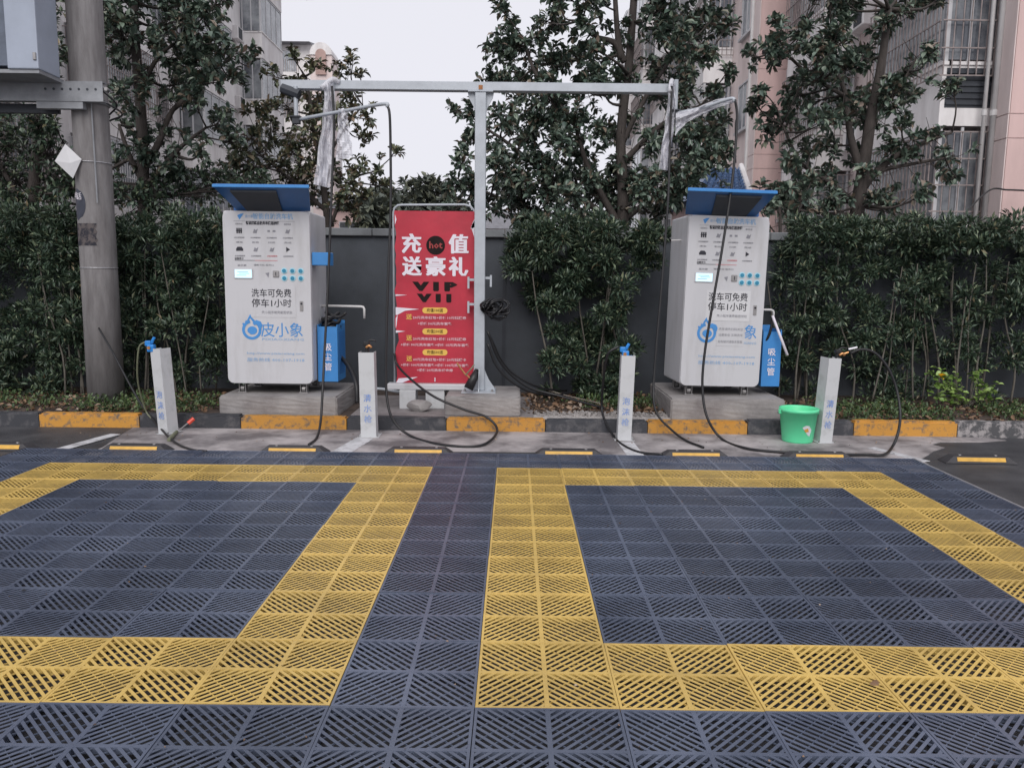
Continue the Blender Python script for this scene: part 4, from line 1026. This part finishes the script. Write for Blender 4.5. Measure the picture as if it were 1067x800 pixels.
tree('magnolia_tree', 'magnolia with a stout forked trunk above the right hedge', 'tree', (4.85, 9, -.03),
     [([(890, 430), (890, 300), (893, 225), (900, 175), (908, 120), (918, 70), (926, 10)], .13, .045), ([(899, 185), (886, 140), (880, 95), (862, 60)], .06, .02), ([(897, 195), (930, 165), (960, 150), (992, 138)], .055, .018), ([(895, 205), (915, 180), (945, 172), (985, 165)], .045, .015),
      ([(893, 215), (865, 190), (835, 170), (815, 130)], .05, .015), ([(908, 120), (935, 95), (955, 60)], .035, .015), ([(880, 100), (845, 80), (815, 55), (790, 60)], .03, .012)],
     [(872, 12, 16), (888, 0, 13), (930, 10, 15), (958, 5, 15), (975, 2, 12), (922, 32, 12), (815, 45, 14), (804, 62, 8), (845, 55, 18), (870, 48, 15), (830, 100, 16), (856, 86, 18), (876, 113, 17), (903, 103, 15), (930, 100, 15), (952, 100, 12), (990, 88, 11), (820, 136, 12), (803, 122, 10), (795, 92, 11), (868, 150, 11), (835, 188, 13), (860, 185, 12),
      (945, 165, 11), (985, 165, 11), (995, 185, 10), (925, 153, 9), (780, 60, 9), (788, 108, 11), (800, 140, 8), (840, 30, 12), (900, 60, 12), (860, 215, 18), (925, 215, 16), (962, 205, 12), (830, 215, 14), (975, 140, 8), (850, 125, 12), (880, 70, 14), (905, 130, 12), (940, 130, 11), (845, 160, 12), (965, 60, 9), (940, 75, 11), (890, 165, 11), (820, 170, 10), (895, -25, 20), (950, -25, 18), (850, -10, 14), (810, 20, 8)],
     9., .8, .115, 15, ppr=24)
# small tree by the right machine with a blossom-like rosette of leaves
tree('young_tree', 'thin young tree between the right machine and the pink building', 'tree', (3.3, 7.9, -.03),
     [([(815, 430), (814, 300), (813, 240), (812, 205)], .035, .015), ([(814, 260), (830, 225), (845, 190)], .02, .008), ([(813, 250), (795, 225), (790, 210)], .012, .006)],
     [(812, 203, 9), (822, 198, 7), (805, 208, 7), (845, 190, 7), (836, 215, 8)], 7.9, .15, .12, 16, ppr=14)
# far trees seen over the wall
for k, (x_, y_, r_, Y_, lab) in enumerate(((400, 222, 20, 30, 'hazy far tree above the wall just left of the red banner'), (440, 215, 26, 38, 'hazy round far tree directly above the red banner'), (392, 232, 18, 24, 'low far tree above the wall between left machine and banner'), (470, 226, 18, 33, 'low far tree between the banner and the gantry post'))):
    b_ = at(x_, 290, Y_)
    tree('distant_tree', lab, 'tree', (b_.x, Y_, 0), [([(x_, 288), (x_, y_+10), (x_+2, y_-10)], .14, .05)],
         [(x_+dx*r_, y_+dy*r_, r_*.55) for dx, dy in ((0, 0), (-.7, .2), (.7, .2), (0, -.8), (-.4, -.5), (.45, -.45), (-.9, .7), (.9, .7), (0, .7))], Y_, 1., .45, 30+k, m='leafF', ppr=34, rosette=7, big=False, group='distant trees beyond the wall')

# ------------------------------------------------------------------ hedges
def hedge(label, x0, x1, y0, y1, ztop, nleaf, nstem, seed, low=.35, gaps=()):
    rg = np.random.default_rng(seed); r_ = random.Random(seed)
    t = thing('hedge', label, 'hedge', ((x0+x1)/2, (y0+y1)/2, .07))
    P = []; D = []
    # clumps
    K = int((x1-x0)*(y1-y0)*105); cl = []
    for k in range(K):
        z = ztop*(1-rg.random()**1.15)
        if z < .5 and rg.random() < .35: continue
        cl.append((rg.uniform(x0, x1), rg.uniform(y0, y1), z+.07*math.sin(5*rg.random()), rg.uniform(.08, .19)))
    cl += [(rg.uniform(x0, x1), rg.uniform(y0, y1), ztop+rg.uniform(-.16, .13), rg.uniform(.08, .15)) for _ in range(int((x1-x0)*16))]
    cl = [c for c in cl if not any(g[0] < c[0] < g[1] and g[2] < c[2] < g[3] for g in gaps)]
    per = max(6, nleaf//max(1, len(cl)))
    for cx, cy, cz, cr in cl:
        if cz < .12: continue
        q = rg.normal(size=(per, 3)); q /= np.linalg.norm(q, axis=1)[:, None]
        rr = cr*rg.uniform(.3, 1., per)[:, None]
        p = np.array([cx, cy, cz])+q*rr*np.array([1, 1, .8])
        P.append(p); D.append(q*.8+rg.normal(size=(per, 3))*.35+np.array([0, 0, .25]))
    P = np.concatenate(P); D = np.concatenate(D); P[:, 2] = np.maximum(P[:, 2], .1)
    ok = P[:, 1] < 7.14; P = P[ok]; D = D[ok]
    leaves('foliage', P, D, .075, .024, M['leafH'], t, seed, False, kind='stuff')
    for k in range(nstem):
        x = r_.uniform(x0, x1); y = r_.uniform(y0+.05, y0+.6); l = r_.uniform(-.28, .28)
        hgt = r_.uniform(1.3, 1.85)
        if any(g[0] < x < g[1] for g in gaps if g[2] < .5): continue
        pts = smoothpath([(x, y, .05), (x+l*.2+r_.uniform(-.05, .05), y, .55), (x+l*.7+r_.uniform(-.05, .05), y+.05, 1.1), (x+l, y+.08, hgt)], 3)
        MB().tube(pts, r_.uniform(.009, .016), 6, .006).build('stem', M['stem'], t, smooth=True)
        # side twigs with leaf whorls in view, low down
    return t
hedge('tall dark hedge left of the left machine behind the utility pole', -7.2, -2.62, 6.25, 7.0, 2.02, 66000, 34, 1)
hedge('tall dark bushes in the middle between gantry post and right machine', .12, 1.85, 6.3, 7.0, 1.98, 30000, 13, 2, gaps=((1.45, 1.9, .0, 1.55), (.0, .45, .1, 1.15)))
hedge('long dark hedge right of the right machine', 3.2, 9.6, 6.3, 7.05, 2.06, 80000, 44, 3)

# light green shrub with a yellow leaf in front of the right hedge
lc = at(1008, 412, 6.1)
t = thing('small_shrub', 'small light green shrub with one yellow leaf before the right hedge', 'shrub', (lc.x, 6.1, .07))
P = []; D = []; r_ = random.Random(5)
for k in range(34):
    a = r_.uniform(-1.2, 1.2); h = r_.uniform(.12, .50); tip = Vector((lc.x+math.sin(a)*.42, 6.1+r_.uniform(-.12, .2), .07+h))
    basep = Vector((lc.x+r_.uniform(-.05, .05), 6.12, .07)); pts = smoothpath([basep, (basep+tip)/2+Vector((-.03*a, 0, .05)), tip], 3)
    MB().tube(pts, .004, 5, .002).build('stem', M['stem'], t)
    for j in range(11):
        q = pts[1+int((len(pts)-2)*r_.random())].lerp(tip, r_.uniform(.2, 1)); P.append(q); D.append((r_.gauss(0, 1), r_.gauss(0, 1)-.3, r_.uniform(-.2, .6)))
leaves('foliage', P, D, .062, .044, M['leafL'], t, 5, True, kind='stuff')
yl = at(979, 392, 6.0)
leaves('yellow_leaf', [yl, yl+Vector((.01, 0, .01)), yl], [(1, -.2, .3), (-.3, -.4, .8), (.2, -1, -.3)], .06, .045, mat('yellow_leaf', (.75, .45, .02), .5), t, 6, True)

# ground cover and litter
def scatter(n, x0, x1, y0, y1, z, seed, up_=.5, mound=.06):
    rg = np.random.default_rng(seed); p = np.stack([rg.uniform(x0, x1, n), rg.uniform(y0, y1, n), np.full(n, z)+rg.random(n)**2*mound], 1)
    d = rg.normal(size=(n, 3)); d[:, 2] = np.abs(d[:, 2])*up_+.02; return p, d
for (a, b_, y0, y1, n, s) in ((-9, -2.85, 5.30, 6.3, 9000, 1), (2.95, 9, 5.30, 6.3, 9000, 2), (.5, 1.7, 5.9, 6.5, 1200, 3)):
    p, d = scatter(n, a, b_, y0, y1, .075, s, 1.2, .11)
    # patchy
    k = np.sin(p[:, 0]*3.1+s)+np.sin(p[:, 0]*7.3)*.6+np.sin(p[:, 1]*9)*.4+np.random.default_rng(s).normal(size=n)*.5 > -.5
    leaves('ground_cover', p[k], d[k], .05, .022, M['weed'], None, s, False, kind='stuff')
    tag(bpy.context.scene.objects[-1]) if False else None
gcs = [o for o in COL.objects if o.name.startswith('ground_cover')]
for o, l in zip(gcs, ('patchy low weeds along the left kerb', 'patchy low weeds along the right kerb', 'sparse weeds under the middle bushes')): tag(o, l, 'ground cover')
for (a, b_, y0, y1, n, s, lab) in ((-6.5, -2.9, 5.3, 6.6, 900, 4, 'dead leaves under the left hedge'), (.25, 1.75, 5.45, 6.9, 700, 5, 'dead leaves and chips under the middle bushes'), (2.9, 8.5, 5.3, 6.6, 1100, 6, 'dead leaves under the right hedge')):
    p, d = scatter(n, a, b_, y0, y1, .08, s, .35, .035)
    o = leaves('leaf_litter', p, d, .065, .035, M['litter'], None, s, True, kind='stuff'); tag(o, lab, 'leaf litter')
p, d = scatter(70, -4, 4.2, 4.15, 5.1, -.022, 9, .1, .006)
o = leaves('leaf_litter', p, d, .022, .014, M['litter'], None, 8, False, kind='stuff'); tag(o, 'tiny dry scraps strewn over the concrete strip', 'leaf litter')
p, d = scatter(420, -4, 3.5, -.9, 4.0, .0015, 19, .05, .002)
o = leaves('grit', p, d, .011, .008, M['litter'], None, 18, False, kind='stuff'); tag(o, 'specks of grit and tiny leaf scraps on the plastic floor', 'grit')
# gravel chips by middle kerb
g = MB(); r_ = random.Random(8)
for k in range(260):
    x = r_.uniform(.35, 1.68); y = r_.uniform(5.33, 5.56); z = .095; s = r_.uniform(.008, .022)
    rot = Euler((r_.uniform(0, 3), r_.uniform(0, 3), r_.uniform(0, 3))).to_matrix().to_4x4(); rot.translation = Vector((x, y, z+s*.3))
    g.box(-s, s, -s*.7, s*.7, -s*.5, s*.5, rot)
tag(g.build('gravel', M['gravel'], kind='stuff'), 'pale gravel chips between kerb and middle bushes', 'gravel')
# fallen leaf on the yellow tile
q = gz(906, 712, .004)
o = leaves('fallen_leaf', [q], [(1, .2, .05)], .045, .03, M['litter'], None, 3, True); tag(o, 'single brown leaf lying on the front right yellow tiles', 'leaf')
q = gz(22, 615, .004)
o = leaves('fallen_leaf', [q], [(1, .5, .05)], .035, .025, M['dark'], None, 4, True); tag(o, 'dark scrap on the blue tiles at the left edge', 'leaf')
hose([at(560, 403, 6.3), at(590, 412, 6.1), at(620, 419, 5.9), at(626, 421, 5.8)], .006, 'thin brown cord crossing the soil behind the middle kerb', 'barkl')

# ------------------------------------------------------------------ buildings
FL = 2.9
def window(parent, x, y, z, w, h, axis, s, grille=False, panes=2):
    """axis 'x': facade plane at x, faces s; spans y..y+w.  axis 'y': plane at y, faces s; spans x..x+w"""
    g = MB(); p = MB(); t = .05; d = .05
    def bx(mb, a0, a1, z0, z1, o0, o1):
        lo, hi = sorted((s*o0, s*o1))
        if axis == 'x': mb.box(x+lo, x+hi, y+a0, y+a1, z0, z1)
        else: mb.box(x+a0, x+a1, y+lo, y+hi, z0, z1)
    bx(g, 0, w, z, z+t, 0, d); bx(g, 0, w, z+h-t, z+h, 0, d); bx(g, 0, t, z+t, z+h-t, 0, d); bx(g, w-t, w, z+t, z+h-t, 0, d)
    for k in range(1, panes): bx(g, w*k/panes-t/2, w*k/panes+t/2, z+t, z+h-t, 0, d-.004)
    bx(g, -.08, w+.08, z-.08, z-.002, 0, .12)
    o = g.build('window', M['wframe'], parent)
    bx(p, t, w-t, z+t, z+h-t, .002, .018); p.build('pane', M['glass'], o)
    if grille:
        q = MB(); n = max(3, int(w/.13))
        for k in range(n+1): bx(q, w*k/n-.010, w*k/n+.010, z-.1, z+h+.05, .16, .18)
        for k in range(4): bx(q, -.03, w+.03, z-.1+(h+.15)*k/3-.012, z-.1+(h+.15)*k/3+.012, .18, .20)
        q.build('security_grille', M['grille'], o)
    return o
def balcony(parent, xf, y0, y1, z, s, prot=.9, enclosed=True, seed=0, louvre=False, dens=.45):
    """protrudes from facade plane xf by prot in direction s"""
    r_ = random.Random(seed); lo, hi = sorted((xf, xf+s*prot)); xo = xf+s*prot
    g = MB(); g.box(lo, hi, y0, y1, z-.12, z)
    a, b = sorted((xo, xo-s*.10))
    if louvre: pass
    g.box(a, b, y0, y1, z, z+.95)                   # front parapet
    c, d = sorted((xf, xo-s*.10))
    g.box(c, d, y0, y0+.10, z, z+.95); g.box(c, d, y1-.10, y1, z, z+.95)
    e, f = sorted((xo+s*.03, xo-s*.13)); g.box(e, f, y0-.03, y1+.03, z+.95, z+1.01)
    e, f = sorted((xo-s*.10, xf)); g.box(e, f, y0-.03, y0+.13, z+.95, z+1.01)
    bo = g.build('balcony', M['cream'], parent)
    if enclosed:
        q = MB(); t = .05; z1 = z+FL-.14
        n = max(2, int((y1-y0)/.8))
        for k in range(n+1):
            yy = y0+.04+(y1-y0-.08)*k/n; q.box(a+.02, b-.02, yy-t/2, yy+t/2, z+1.012, z1)
        for k in range(2): q.box(a+.02, b-.02, y0+.04, y1-.04, (z+1.012, z1-.06)[k], (z+1.06, z1)[k])
        for yy in (y0+.04,):
            for k in range(3):
                xx = xf+s*(.06+(prot-.16)*k/2); q.box(min(xx, xx+s*.05), max(xx, xx+s*.05), yy-.02, yy+.03, z+1.012, z1)
        wo = q.build('window', M['wframe'], parent)
        q = MB(); m_ = (a+b)/2; q.box(m_-.01, m_+.01, y0+.07, y1-.07, z+1.06, z1-.06); q.box(min(xf, xo-s*.1)+.0, max(xf, xo-s*.1), y0+.05, y0+.065, z+1.06, z1-.06)
        q.build('pane', M['glass'], wo)
        if r_.random() < dens:
            q = MB(); n = int((y1-y0)/.14); ex = xo+s*.10
            for k in range(n+1): yy = y0+(y1-y0)*k/n; q.box(min(ex, ex+s*.018), max(ex, ex+s*.018), yy-.009, yy+.009, z+.75, z1-.1)
            for k in range(5): zz = z+.75+(z1-.85-z)*k/4; q.box(min(ex+s*.018, ex+s*.036), max(ex+s*.018, ex+s*.036), y0-.06, y1, zz-.012, zz+.012)
            nx = 7
            for k in range(nx): xx = xf+(ex-xf)*(k+.5)/nx; q.box(xx-.009, xx+.009, y0-.078, y0-.06, z+.75, z1-.1)
            for k in range(5): zz = z+.75+(z1-.85-z)*k/4; q.box(min(xf, ex), max(xf, ex), y0-.096, y0-.078, zz-.012, zz+.012)
            q.build('security_grille', M['grille' if (r_.random() < .6 or dens > 1) else 'grillew'], wo)
    return bo

def block(name, label, xf, xb, y0, y1, H, s, floors, bays, front=True, m='pinkd', mf='pink', z_off=0., seed=0):
    """side facade at x=xf facing s, camera-facing end wall at y0"""
    b = thing(name, label, 'building', ((xf+xb)/2, (y0+y1)/2, 0))
    lo, hi = sorted((xf, xb))
    MB().box(lo, hi, y0, y1, -.03, H).build('wall', M[m], b)
    if front:
        # render panels with open joints, proud of the wall
        for k in range(floors+1):
            zz = z_off+k*FL
            for za, zb in ((zz-.42, zz-.02), (zz, zz+FL-.44)):
                za = max(za, 0); zb = min(zb, H)
                if zb-za < .1: continue
                MB().box(lo+.012, hi, y0-.02, y0-.001, za, zb).build('wall_panel', M[mf], b)
                q0, q1 = sorted((xf, xf+s*.02))
                MB().box(q0, q1, y0-.02, y0+1.05, za, zb).build('wall_panel', M[m], b)
    for (kind, ya, yb) in bays:
        for k in range(floors):
            zz = z_off+k*FL
            if kind == 'b': balcony(b, xf, ya, yb, zz, s, .95, True, seed*100+k+int(ya*7), dens=(2 if seed == 1 else .4))
            elif kind == 'w': window(b, xf, ya, zz+.95, yb-ya, 1.45, 'x', s, (k+int(ya)) % 3 == 0)
            elif kind == 'a':          # AC unit with bracket
                o0, o1 = sorted((xf+s*.08, xf+s*.36)); g = MB().rbox(o0, o1, ya, ya+.8, zz+.3, zz+.85, .02, 1); ac = g.build('air_conditioner', M['cream'], b)
                q0, q1 = sorted((xf+s*.36, xf+s*.37)); MB().box(q0, q1, ya+.1, ya+.55, zz+.36, zz+.8).build('fan_grille', M['dark'], ac)
    # cornice / roof slab
    MB().box(lo-.35, hi+.35, y0-.35, y1+.35, H+.0015, H+.22).build('roof', M['roofg'], b)
    return b
def pitched(b, x0, x1, y0, y1, z, h):
    MB().raw([(x0, y0, z), (x1, y0, z), (x1, y1, z), (x0, y1, z), ((x0+x1)/2, y0+2, z+h), ((x0+x1)/2, y1-2, z+h)], [(0, 1, 4), (1, 2, 5, 4), (2, 3, 5), (3, 0, 4, 5), (0, 3, 2, 1)]).build('roof', M['roofg'], b)

bA = block('apartment_building', 'pink apartment block with barred balconies and drainpipes at the right edge', 8.85, 20, 12.0, 21.6, 17.6, -1, 6,
           [('b', 12.55, 15.5), ('w', 16.2, 17.2), ('a', 17.6, 0), ('b', 18.6, 21.2)], z_off=-1.45+.12, seed=1)
# end faces of near balconies with louvred niche are part of block A
for k in range(6):
    zz = -1.33+k*FL
    g = MB(); 
    for j in range(6): g.box(8.0, 8.8, 12.52, 12.545, zz+.25+j*.11, zz+.29+j*.11)
    g.box(7.98, 8.82, 12.546, 12.549, zz+.2, zz+.9)
    g.build('louvre', M['dark'], bA)
for dx, r_ in ((.0, .055), (-.17, .035)):
    MB().tube([(8.80+dx, 12.38, 2.2 if dx == 0 else 1.0), (8.80+dx, 12.38, 17)], r_, 10).build('drainpipe', M['pvc'], bA, smooth=True)
    for k in range(6): MB().tube([(8.80+dx, 12.38, 1.6+k*FL), (8.80+dx, 12.38, 1.7+k*FL)], r_+.012, 10).build('pipe_collar', M['pvc'], bA)
MB().rbox(8.70, 8.89, 12.29, 12.47, .3, 2.2, .01, 1).build('pipe_guard', M['brick'], bA)
bB = block('apartment_building', 'pale pink apartment block further back behind the middle magnolia', 7.35, 18, 22.2, 52, 17.8, -1, 6,
           [('w', 23.0, 24.1), ('b', 25.2, 28.2), ('a', 28.8, 0), ('w', 30.0, 31.2), ('b', 32.2, 35.2), ('w', 36.4, 37.5), ('b', 38.6, 41.6), ('w', 43., 44.), ('b', 45, 48), ('w', 49.5, 50.6)], z_off=-.5, seed=2)
for k in range(5): window(bB, 8.2, 22.18, .45+k*FL, 1.2, 1.5, 'y', -1, True)
MB().tube([(7.29, 22.8, 0), (7.29, 22.8, 17.5)], .055, 8).build('drainpipe', M['pvc'], bB)
bC = block('apartment_building', 'pink apartment block with white balconies behind the left trees', -12.2, -24, 12.5, 38.5, 17.2, 1, 6,
           [('b', 13.5, 17), ('w', 17.8, 19), ('b', 20., 23.4), ('a', 24, 0), ('w', 25.2, 26.4), ('b', 27.4, 30.6), ('w', 31.4, 32.5), ('a', 33, 0), ('b', 34.4, 37.6)], z_off=-.35, seed=3, m='cream')
# clothes-drying racks near its far end
for zz, yy in ((17.0-.9, 37.2), (14.6, 36.8)):
    g = MB()
    for k in range(3): g.box(-12.2, -10.0+.2*k, yy+k*.3, yy+k*.3+.03, zz, zz+.03)
    g.box(-10.0, -9.97, yy, yy+.7, zz, zz+.03); g.build('drying_rack', M['grillew'], bC)
bD = thing('apartment_building', 'distant pale apartment block with a small arched gable, seen left of the gantry boom', 'building', (-15, 58, 0))
zT = at(310, 47, 52).z; zA_ = at(338, 45, 51.4).z
MB().box(-21, -13.2, 52, 60, 0, zT).build('wall', M['cream'], bD)
MB().box(-13.35, -11.95, 51.4, 53.5, 0, zA_-.75).build('wall', M['pinkd'], bD)
c_ = -12.65
arc = lambda r_, z0: [(c_+r_*math.cos(a), z0+r_*math.sin(a)) for a in [PI-PI*k/12 for k in range(13)]]
MB().prism([(c_-.72, zA_-.748)]+arc(.72, zA_-.70)+[(c_+.72, zA_-.748)], 1, 51.3, 53.4).build('dormer', M['cream'], bD)
MB().prism([(c_-.34, zA_-2.0), (c_-.34, zA_-.75)]+arc(.34, zA_-.74)+[(c_+.34, zA_-2.0)], 1, 51.25, 51.298).build('brick_panel', M['brick'], bD)
MB().raw([(-21, 51.2, zT), (-13.36, 51.2, zT), (-13.36, 60, zT), (-21, 60, zT), (-20, 55, zT+.9), (-13.6, 55, zT+.8)], [(0, 1, 5, 4), (1, 2, 5), (2, 3, 4, 5), (3, 0, 4), (0, 3, 2, 1)]).build('roof', M['roofg'], bD)
for k in range(6):
    zz = zT-17.2+k*FL
    window(bD, -15.9, 51.998, zz+.95, 1.5, 1.4, 'y', -1, k % 2 == 0)
    if k < 5: window(bD, -13.1, 51.398, zz+.95, .9, 1.4, 'y', -1)
    MB().box(-17.6, -13.9, 51.2, 51.99, zz-.15, zz+.8).build('balcony', M['cream'], bD)
    g = MB()
    for j in range(26): g.box(-17.6+j*.14, -17.57+j*.14, 51.16, 51.19, zz+.8, zz+1.6)
    g.build('security_grille', M['grille'], bD)
# low far houses above the wall
for k, (xa, xb_, Y_, zt, m_, lab) in enumerate(((-10.2, -5.6, 42, 5.2, 'pink', 'low pink house far beyond the wall left of the banner'), (-3.4, 2.0, 55, 5.0, 'cream', 'low pale house far behind the banner and gantry post'))):
    b = thing('distant_house', lab, 'building', ((xa+xb_)/2, Y_+4, 0))
    MB().box(xa, xb_, Y_, Y_+8, 0, zt).build('wall', M[m_], b)
    MB().raw([(xa-.3, Y_-.3, zt+.002), (xb_+.3, Y_-.3, zt+.002), (xb_+.3, Y_+8.3, zt+.002), (xa-.3, Y_+8.3, zt+.002), (xa+2, Y_+4, zt+1.6), (xb_-2, Y_+4, zt+1.6)], [(0, 1, 5, 4), (1, 2, 5), (2, 3, 4, 5), (3, 0, 4), (0, 3, 2, 1)]).build('roof', M['roofg'], b)
    for j in range(2): window(b, xa+.6+j*2.1, Y_-.002, zt-1.9, 1.2, 1.2, 'y', -1)

# blue tiled hut roof behind the wall, right of centre
hA = at(728, 203, 11.0); ht = thing('guard_hut', 'small hut with a blue glazed tile roof behind the right machine', 'hut', (hA.x+.4, 12, 0))
x0_, x1_ = at(722, 205, 11).x, at(782, 205, 11).x; ze = at(750, 206, 11).z; zr = at(750, 176, 12.6).z
MB().box(x0_+.2, x1_-.15, 11.25, 13.8, -.03, ze-.02).build('wall', M['pink'], ht)
nr, nc = 9, 7
xr0, xr1 = at(742, 178, 12.6).x, at(772, 178, 12.6).x
MB().raw([(x0_, 11, ze), (x1_, 11, ze), (xr1, 12.6, zr), (xr0, 12.6, zr), (x1_, 14.2, ze), (x0_, 14.2, ze)], [(0, 1, 2, 3), (1, 4, 2), (2, 4, 5, 3), (0, 3, 5)]).build('roof', M['rooft'], ht)
dm = None
for j in range(nr):
    for i in range(nc):
        f0, f1 = j/nr, (j+1)/nr
        xa = x0_+(xr0-x0_)*f0; xb_ = x1_+(xr1-x1_)*f0; xa2 = x0_+(xr0-x0_)*f1; xb2 = x1_+(xr1-x1_)*f1
        def pt(s_, f, lift):
            xx0 = x0_+(xr0-x0_)*f; xx1 = x1_+(xr1-x1_)*f
            return Vector((xx0+(xx1-xx0)*s_, 11+1.6*f, ze+(zr-ze)*f+lift))
        s0, s1 = (i+.06)/nc, (i+.94)/nc; sm = (s0+s1)/2
        vs = [pt(s0, f0, .02), pt(sm-.02, f0, .075), pt(sm+.02, f0, .075), pt(s1, f0, .02), pt(s0, f1-.01, .004), pt(sm-.02, f1-.01, .045), pt(sm+.02, f1-.01, .045), pt(s1, f1-.01, .004)]
        MB().raw(vs, [(0, 1, 5, 4), (1, 2, 6, 5), (2, 3, 7, 6), (0, 3, 2, 1), (4, 5, 6, 7), (0, 4, 7, 3)]).build('roof_tile', M['rooft'], ht)
MB().tube([(x1_, 10.98, ze+.04), (xr1, 12.6, zr+.06)], .05, 8).build('ridge', M['cream'], ht)
MB().box(x0_-.05, x1_+.08, 10.93, 11.0, ze-.06, ze+.0).build('eave_board', M['cream'], ht)
# a cable across the pink wall
hose([at(1000, 228, 11.5), at(1030, 199, 11.6), at(1050, 198, 11.6), at(1075, 199, 11.6)], .015, 'black cable strung across the pink end wall above the hedge')
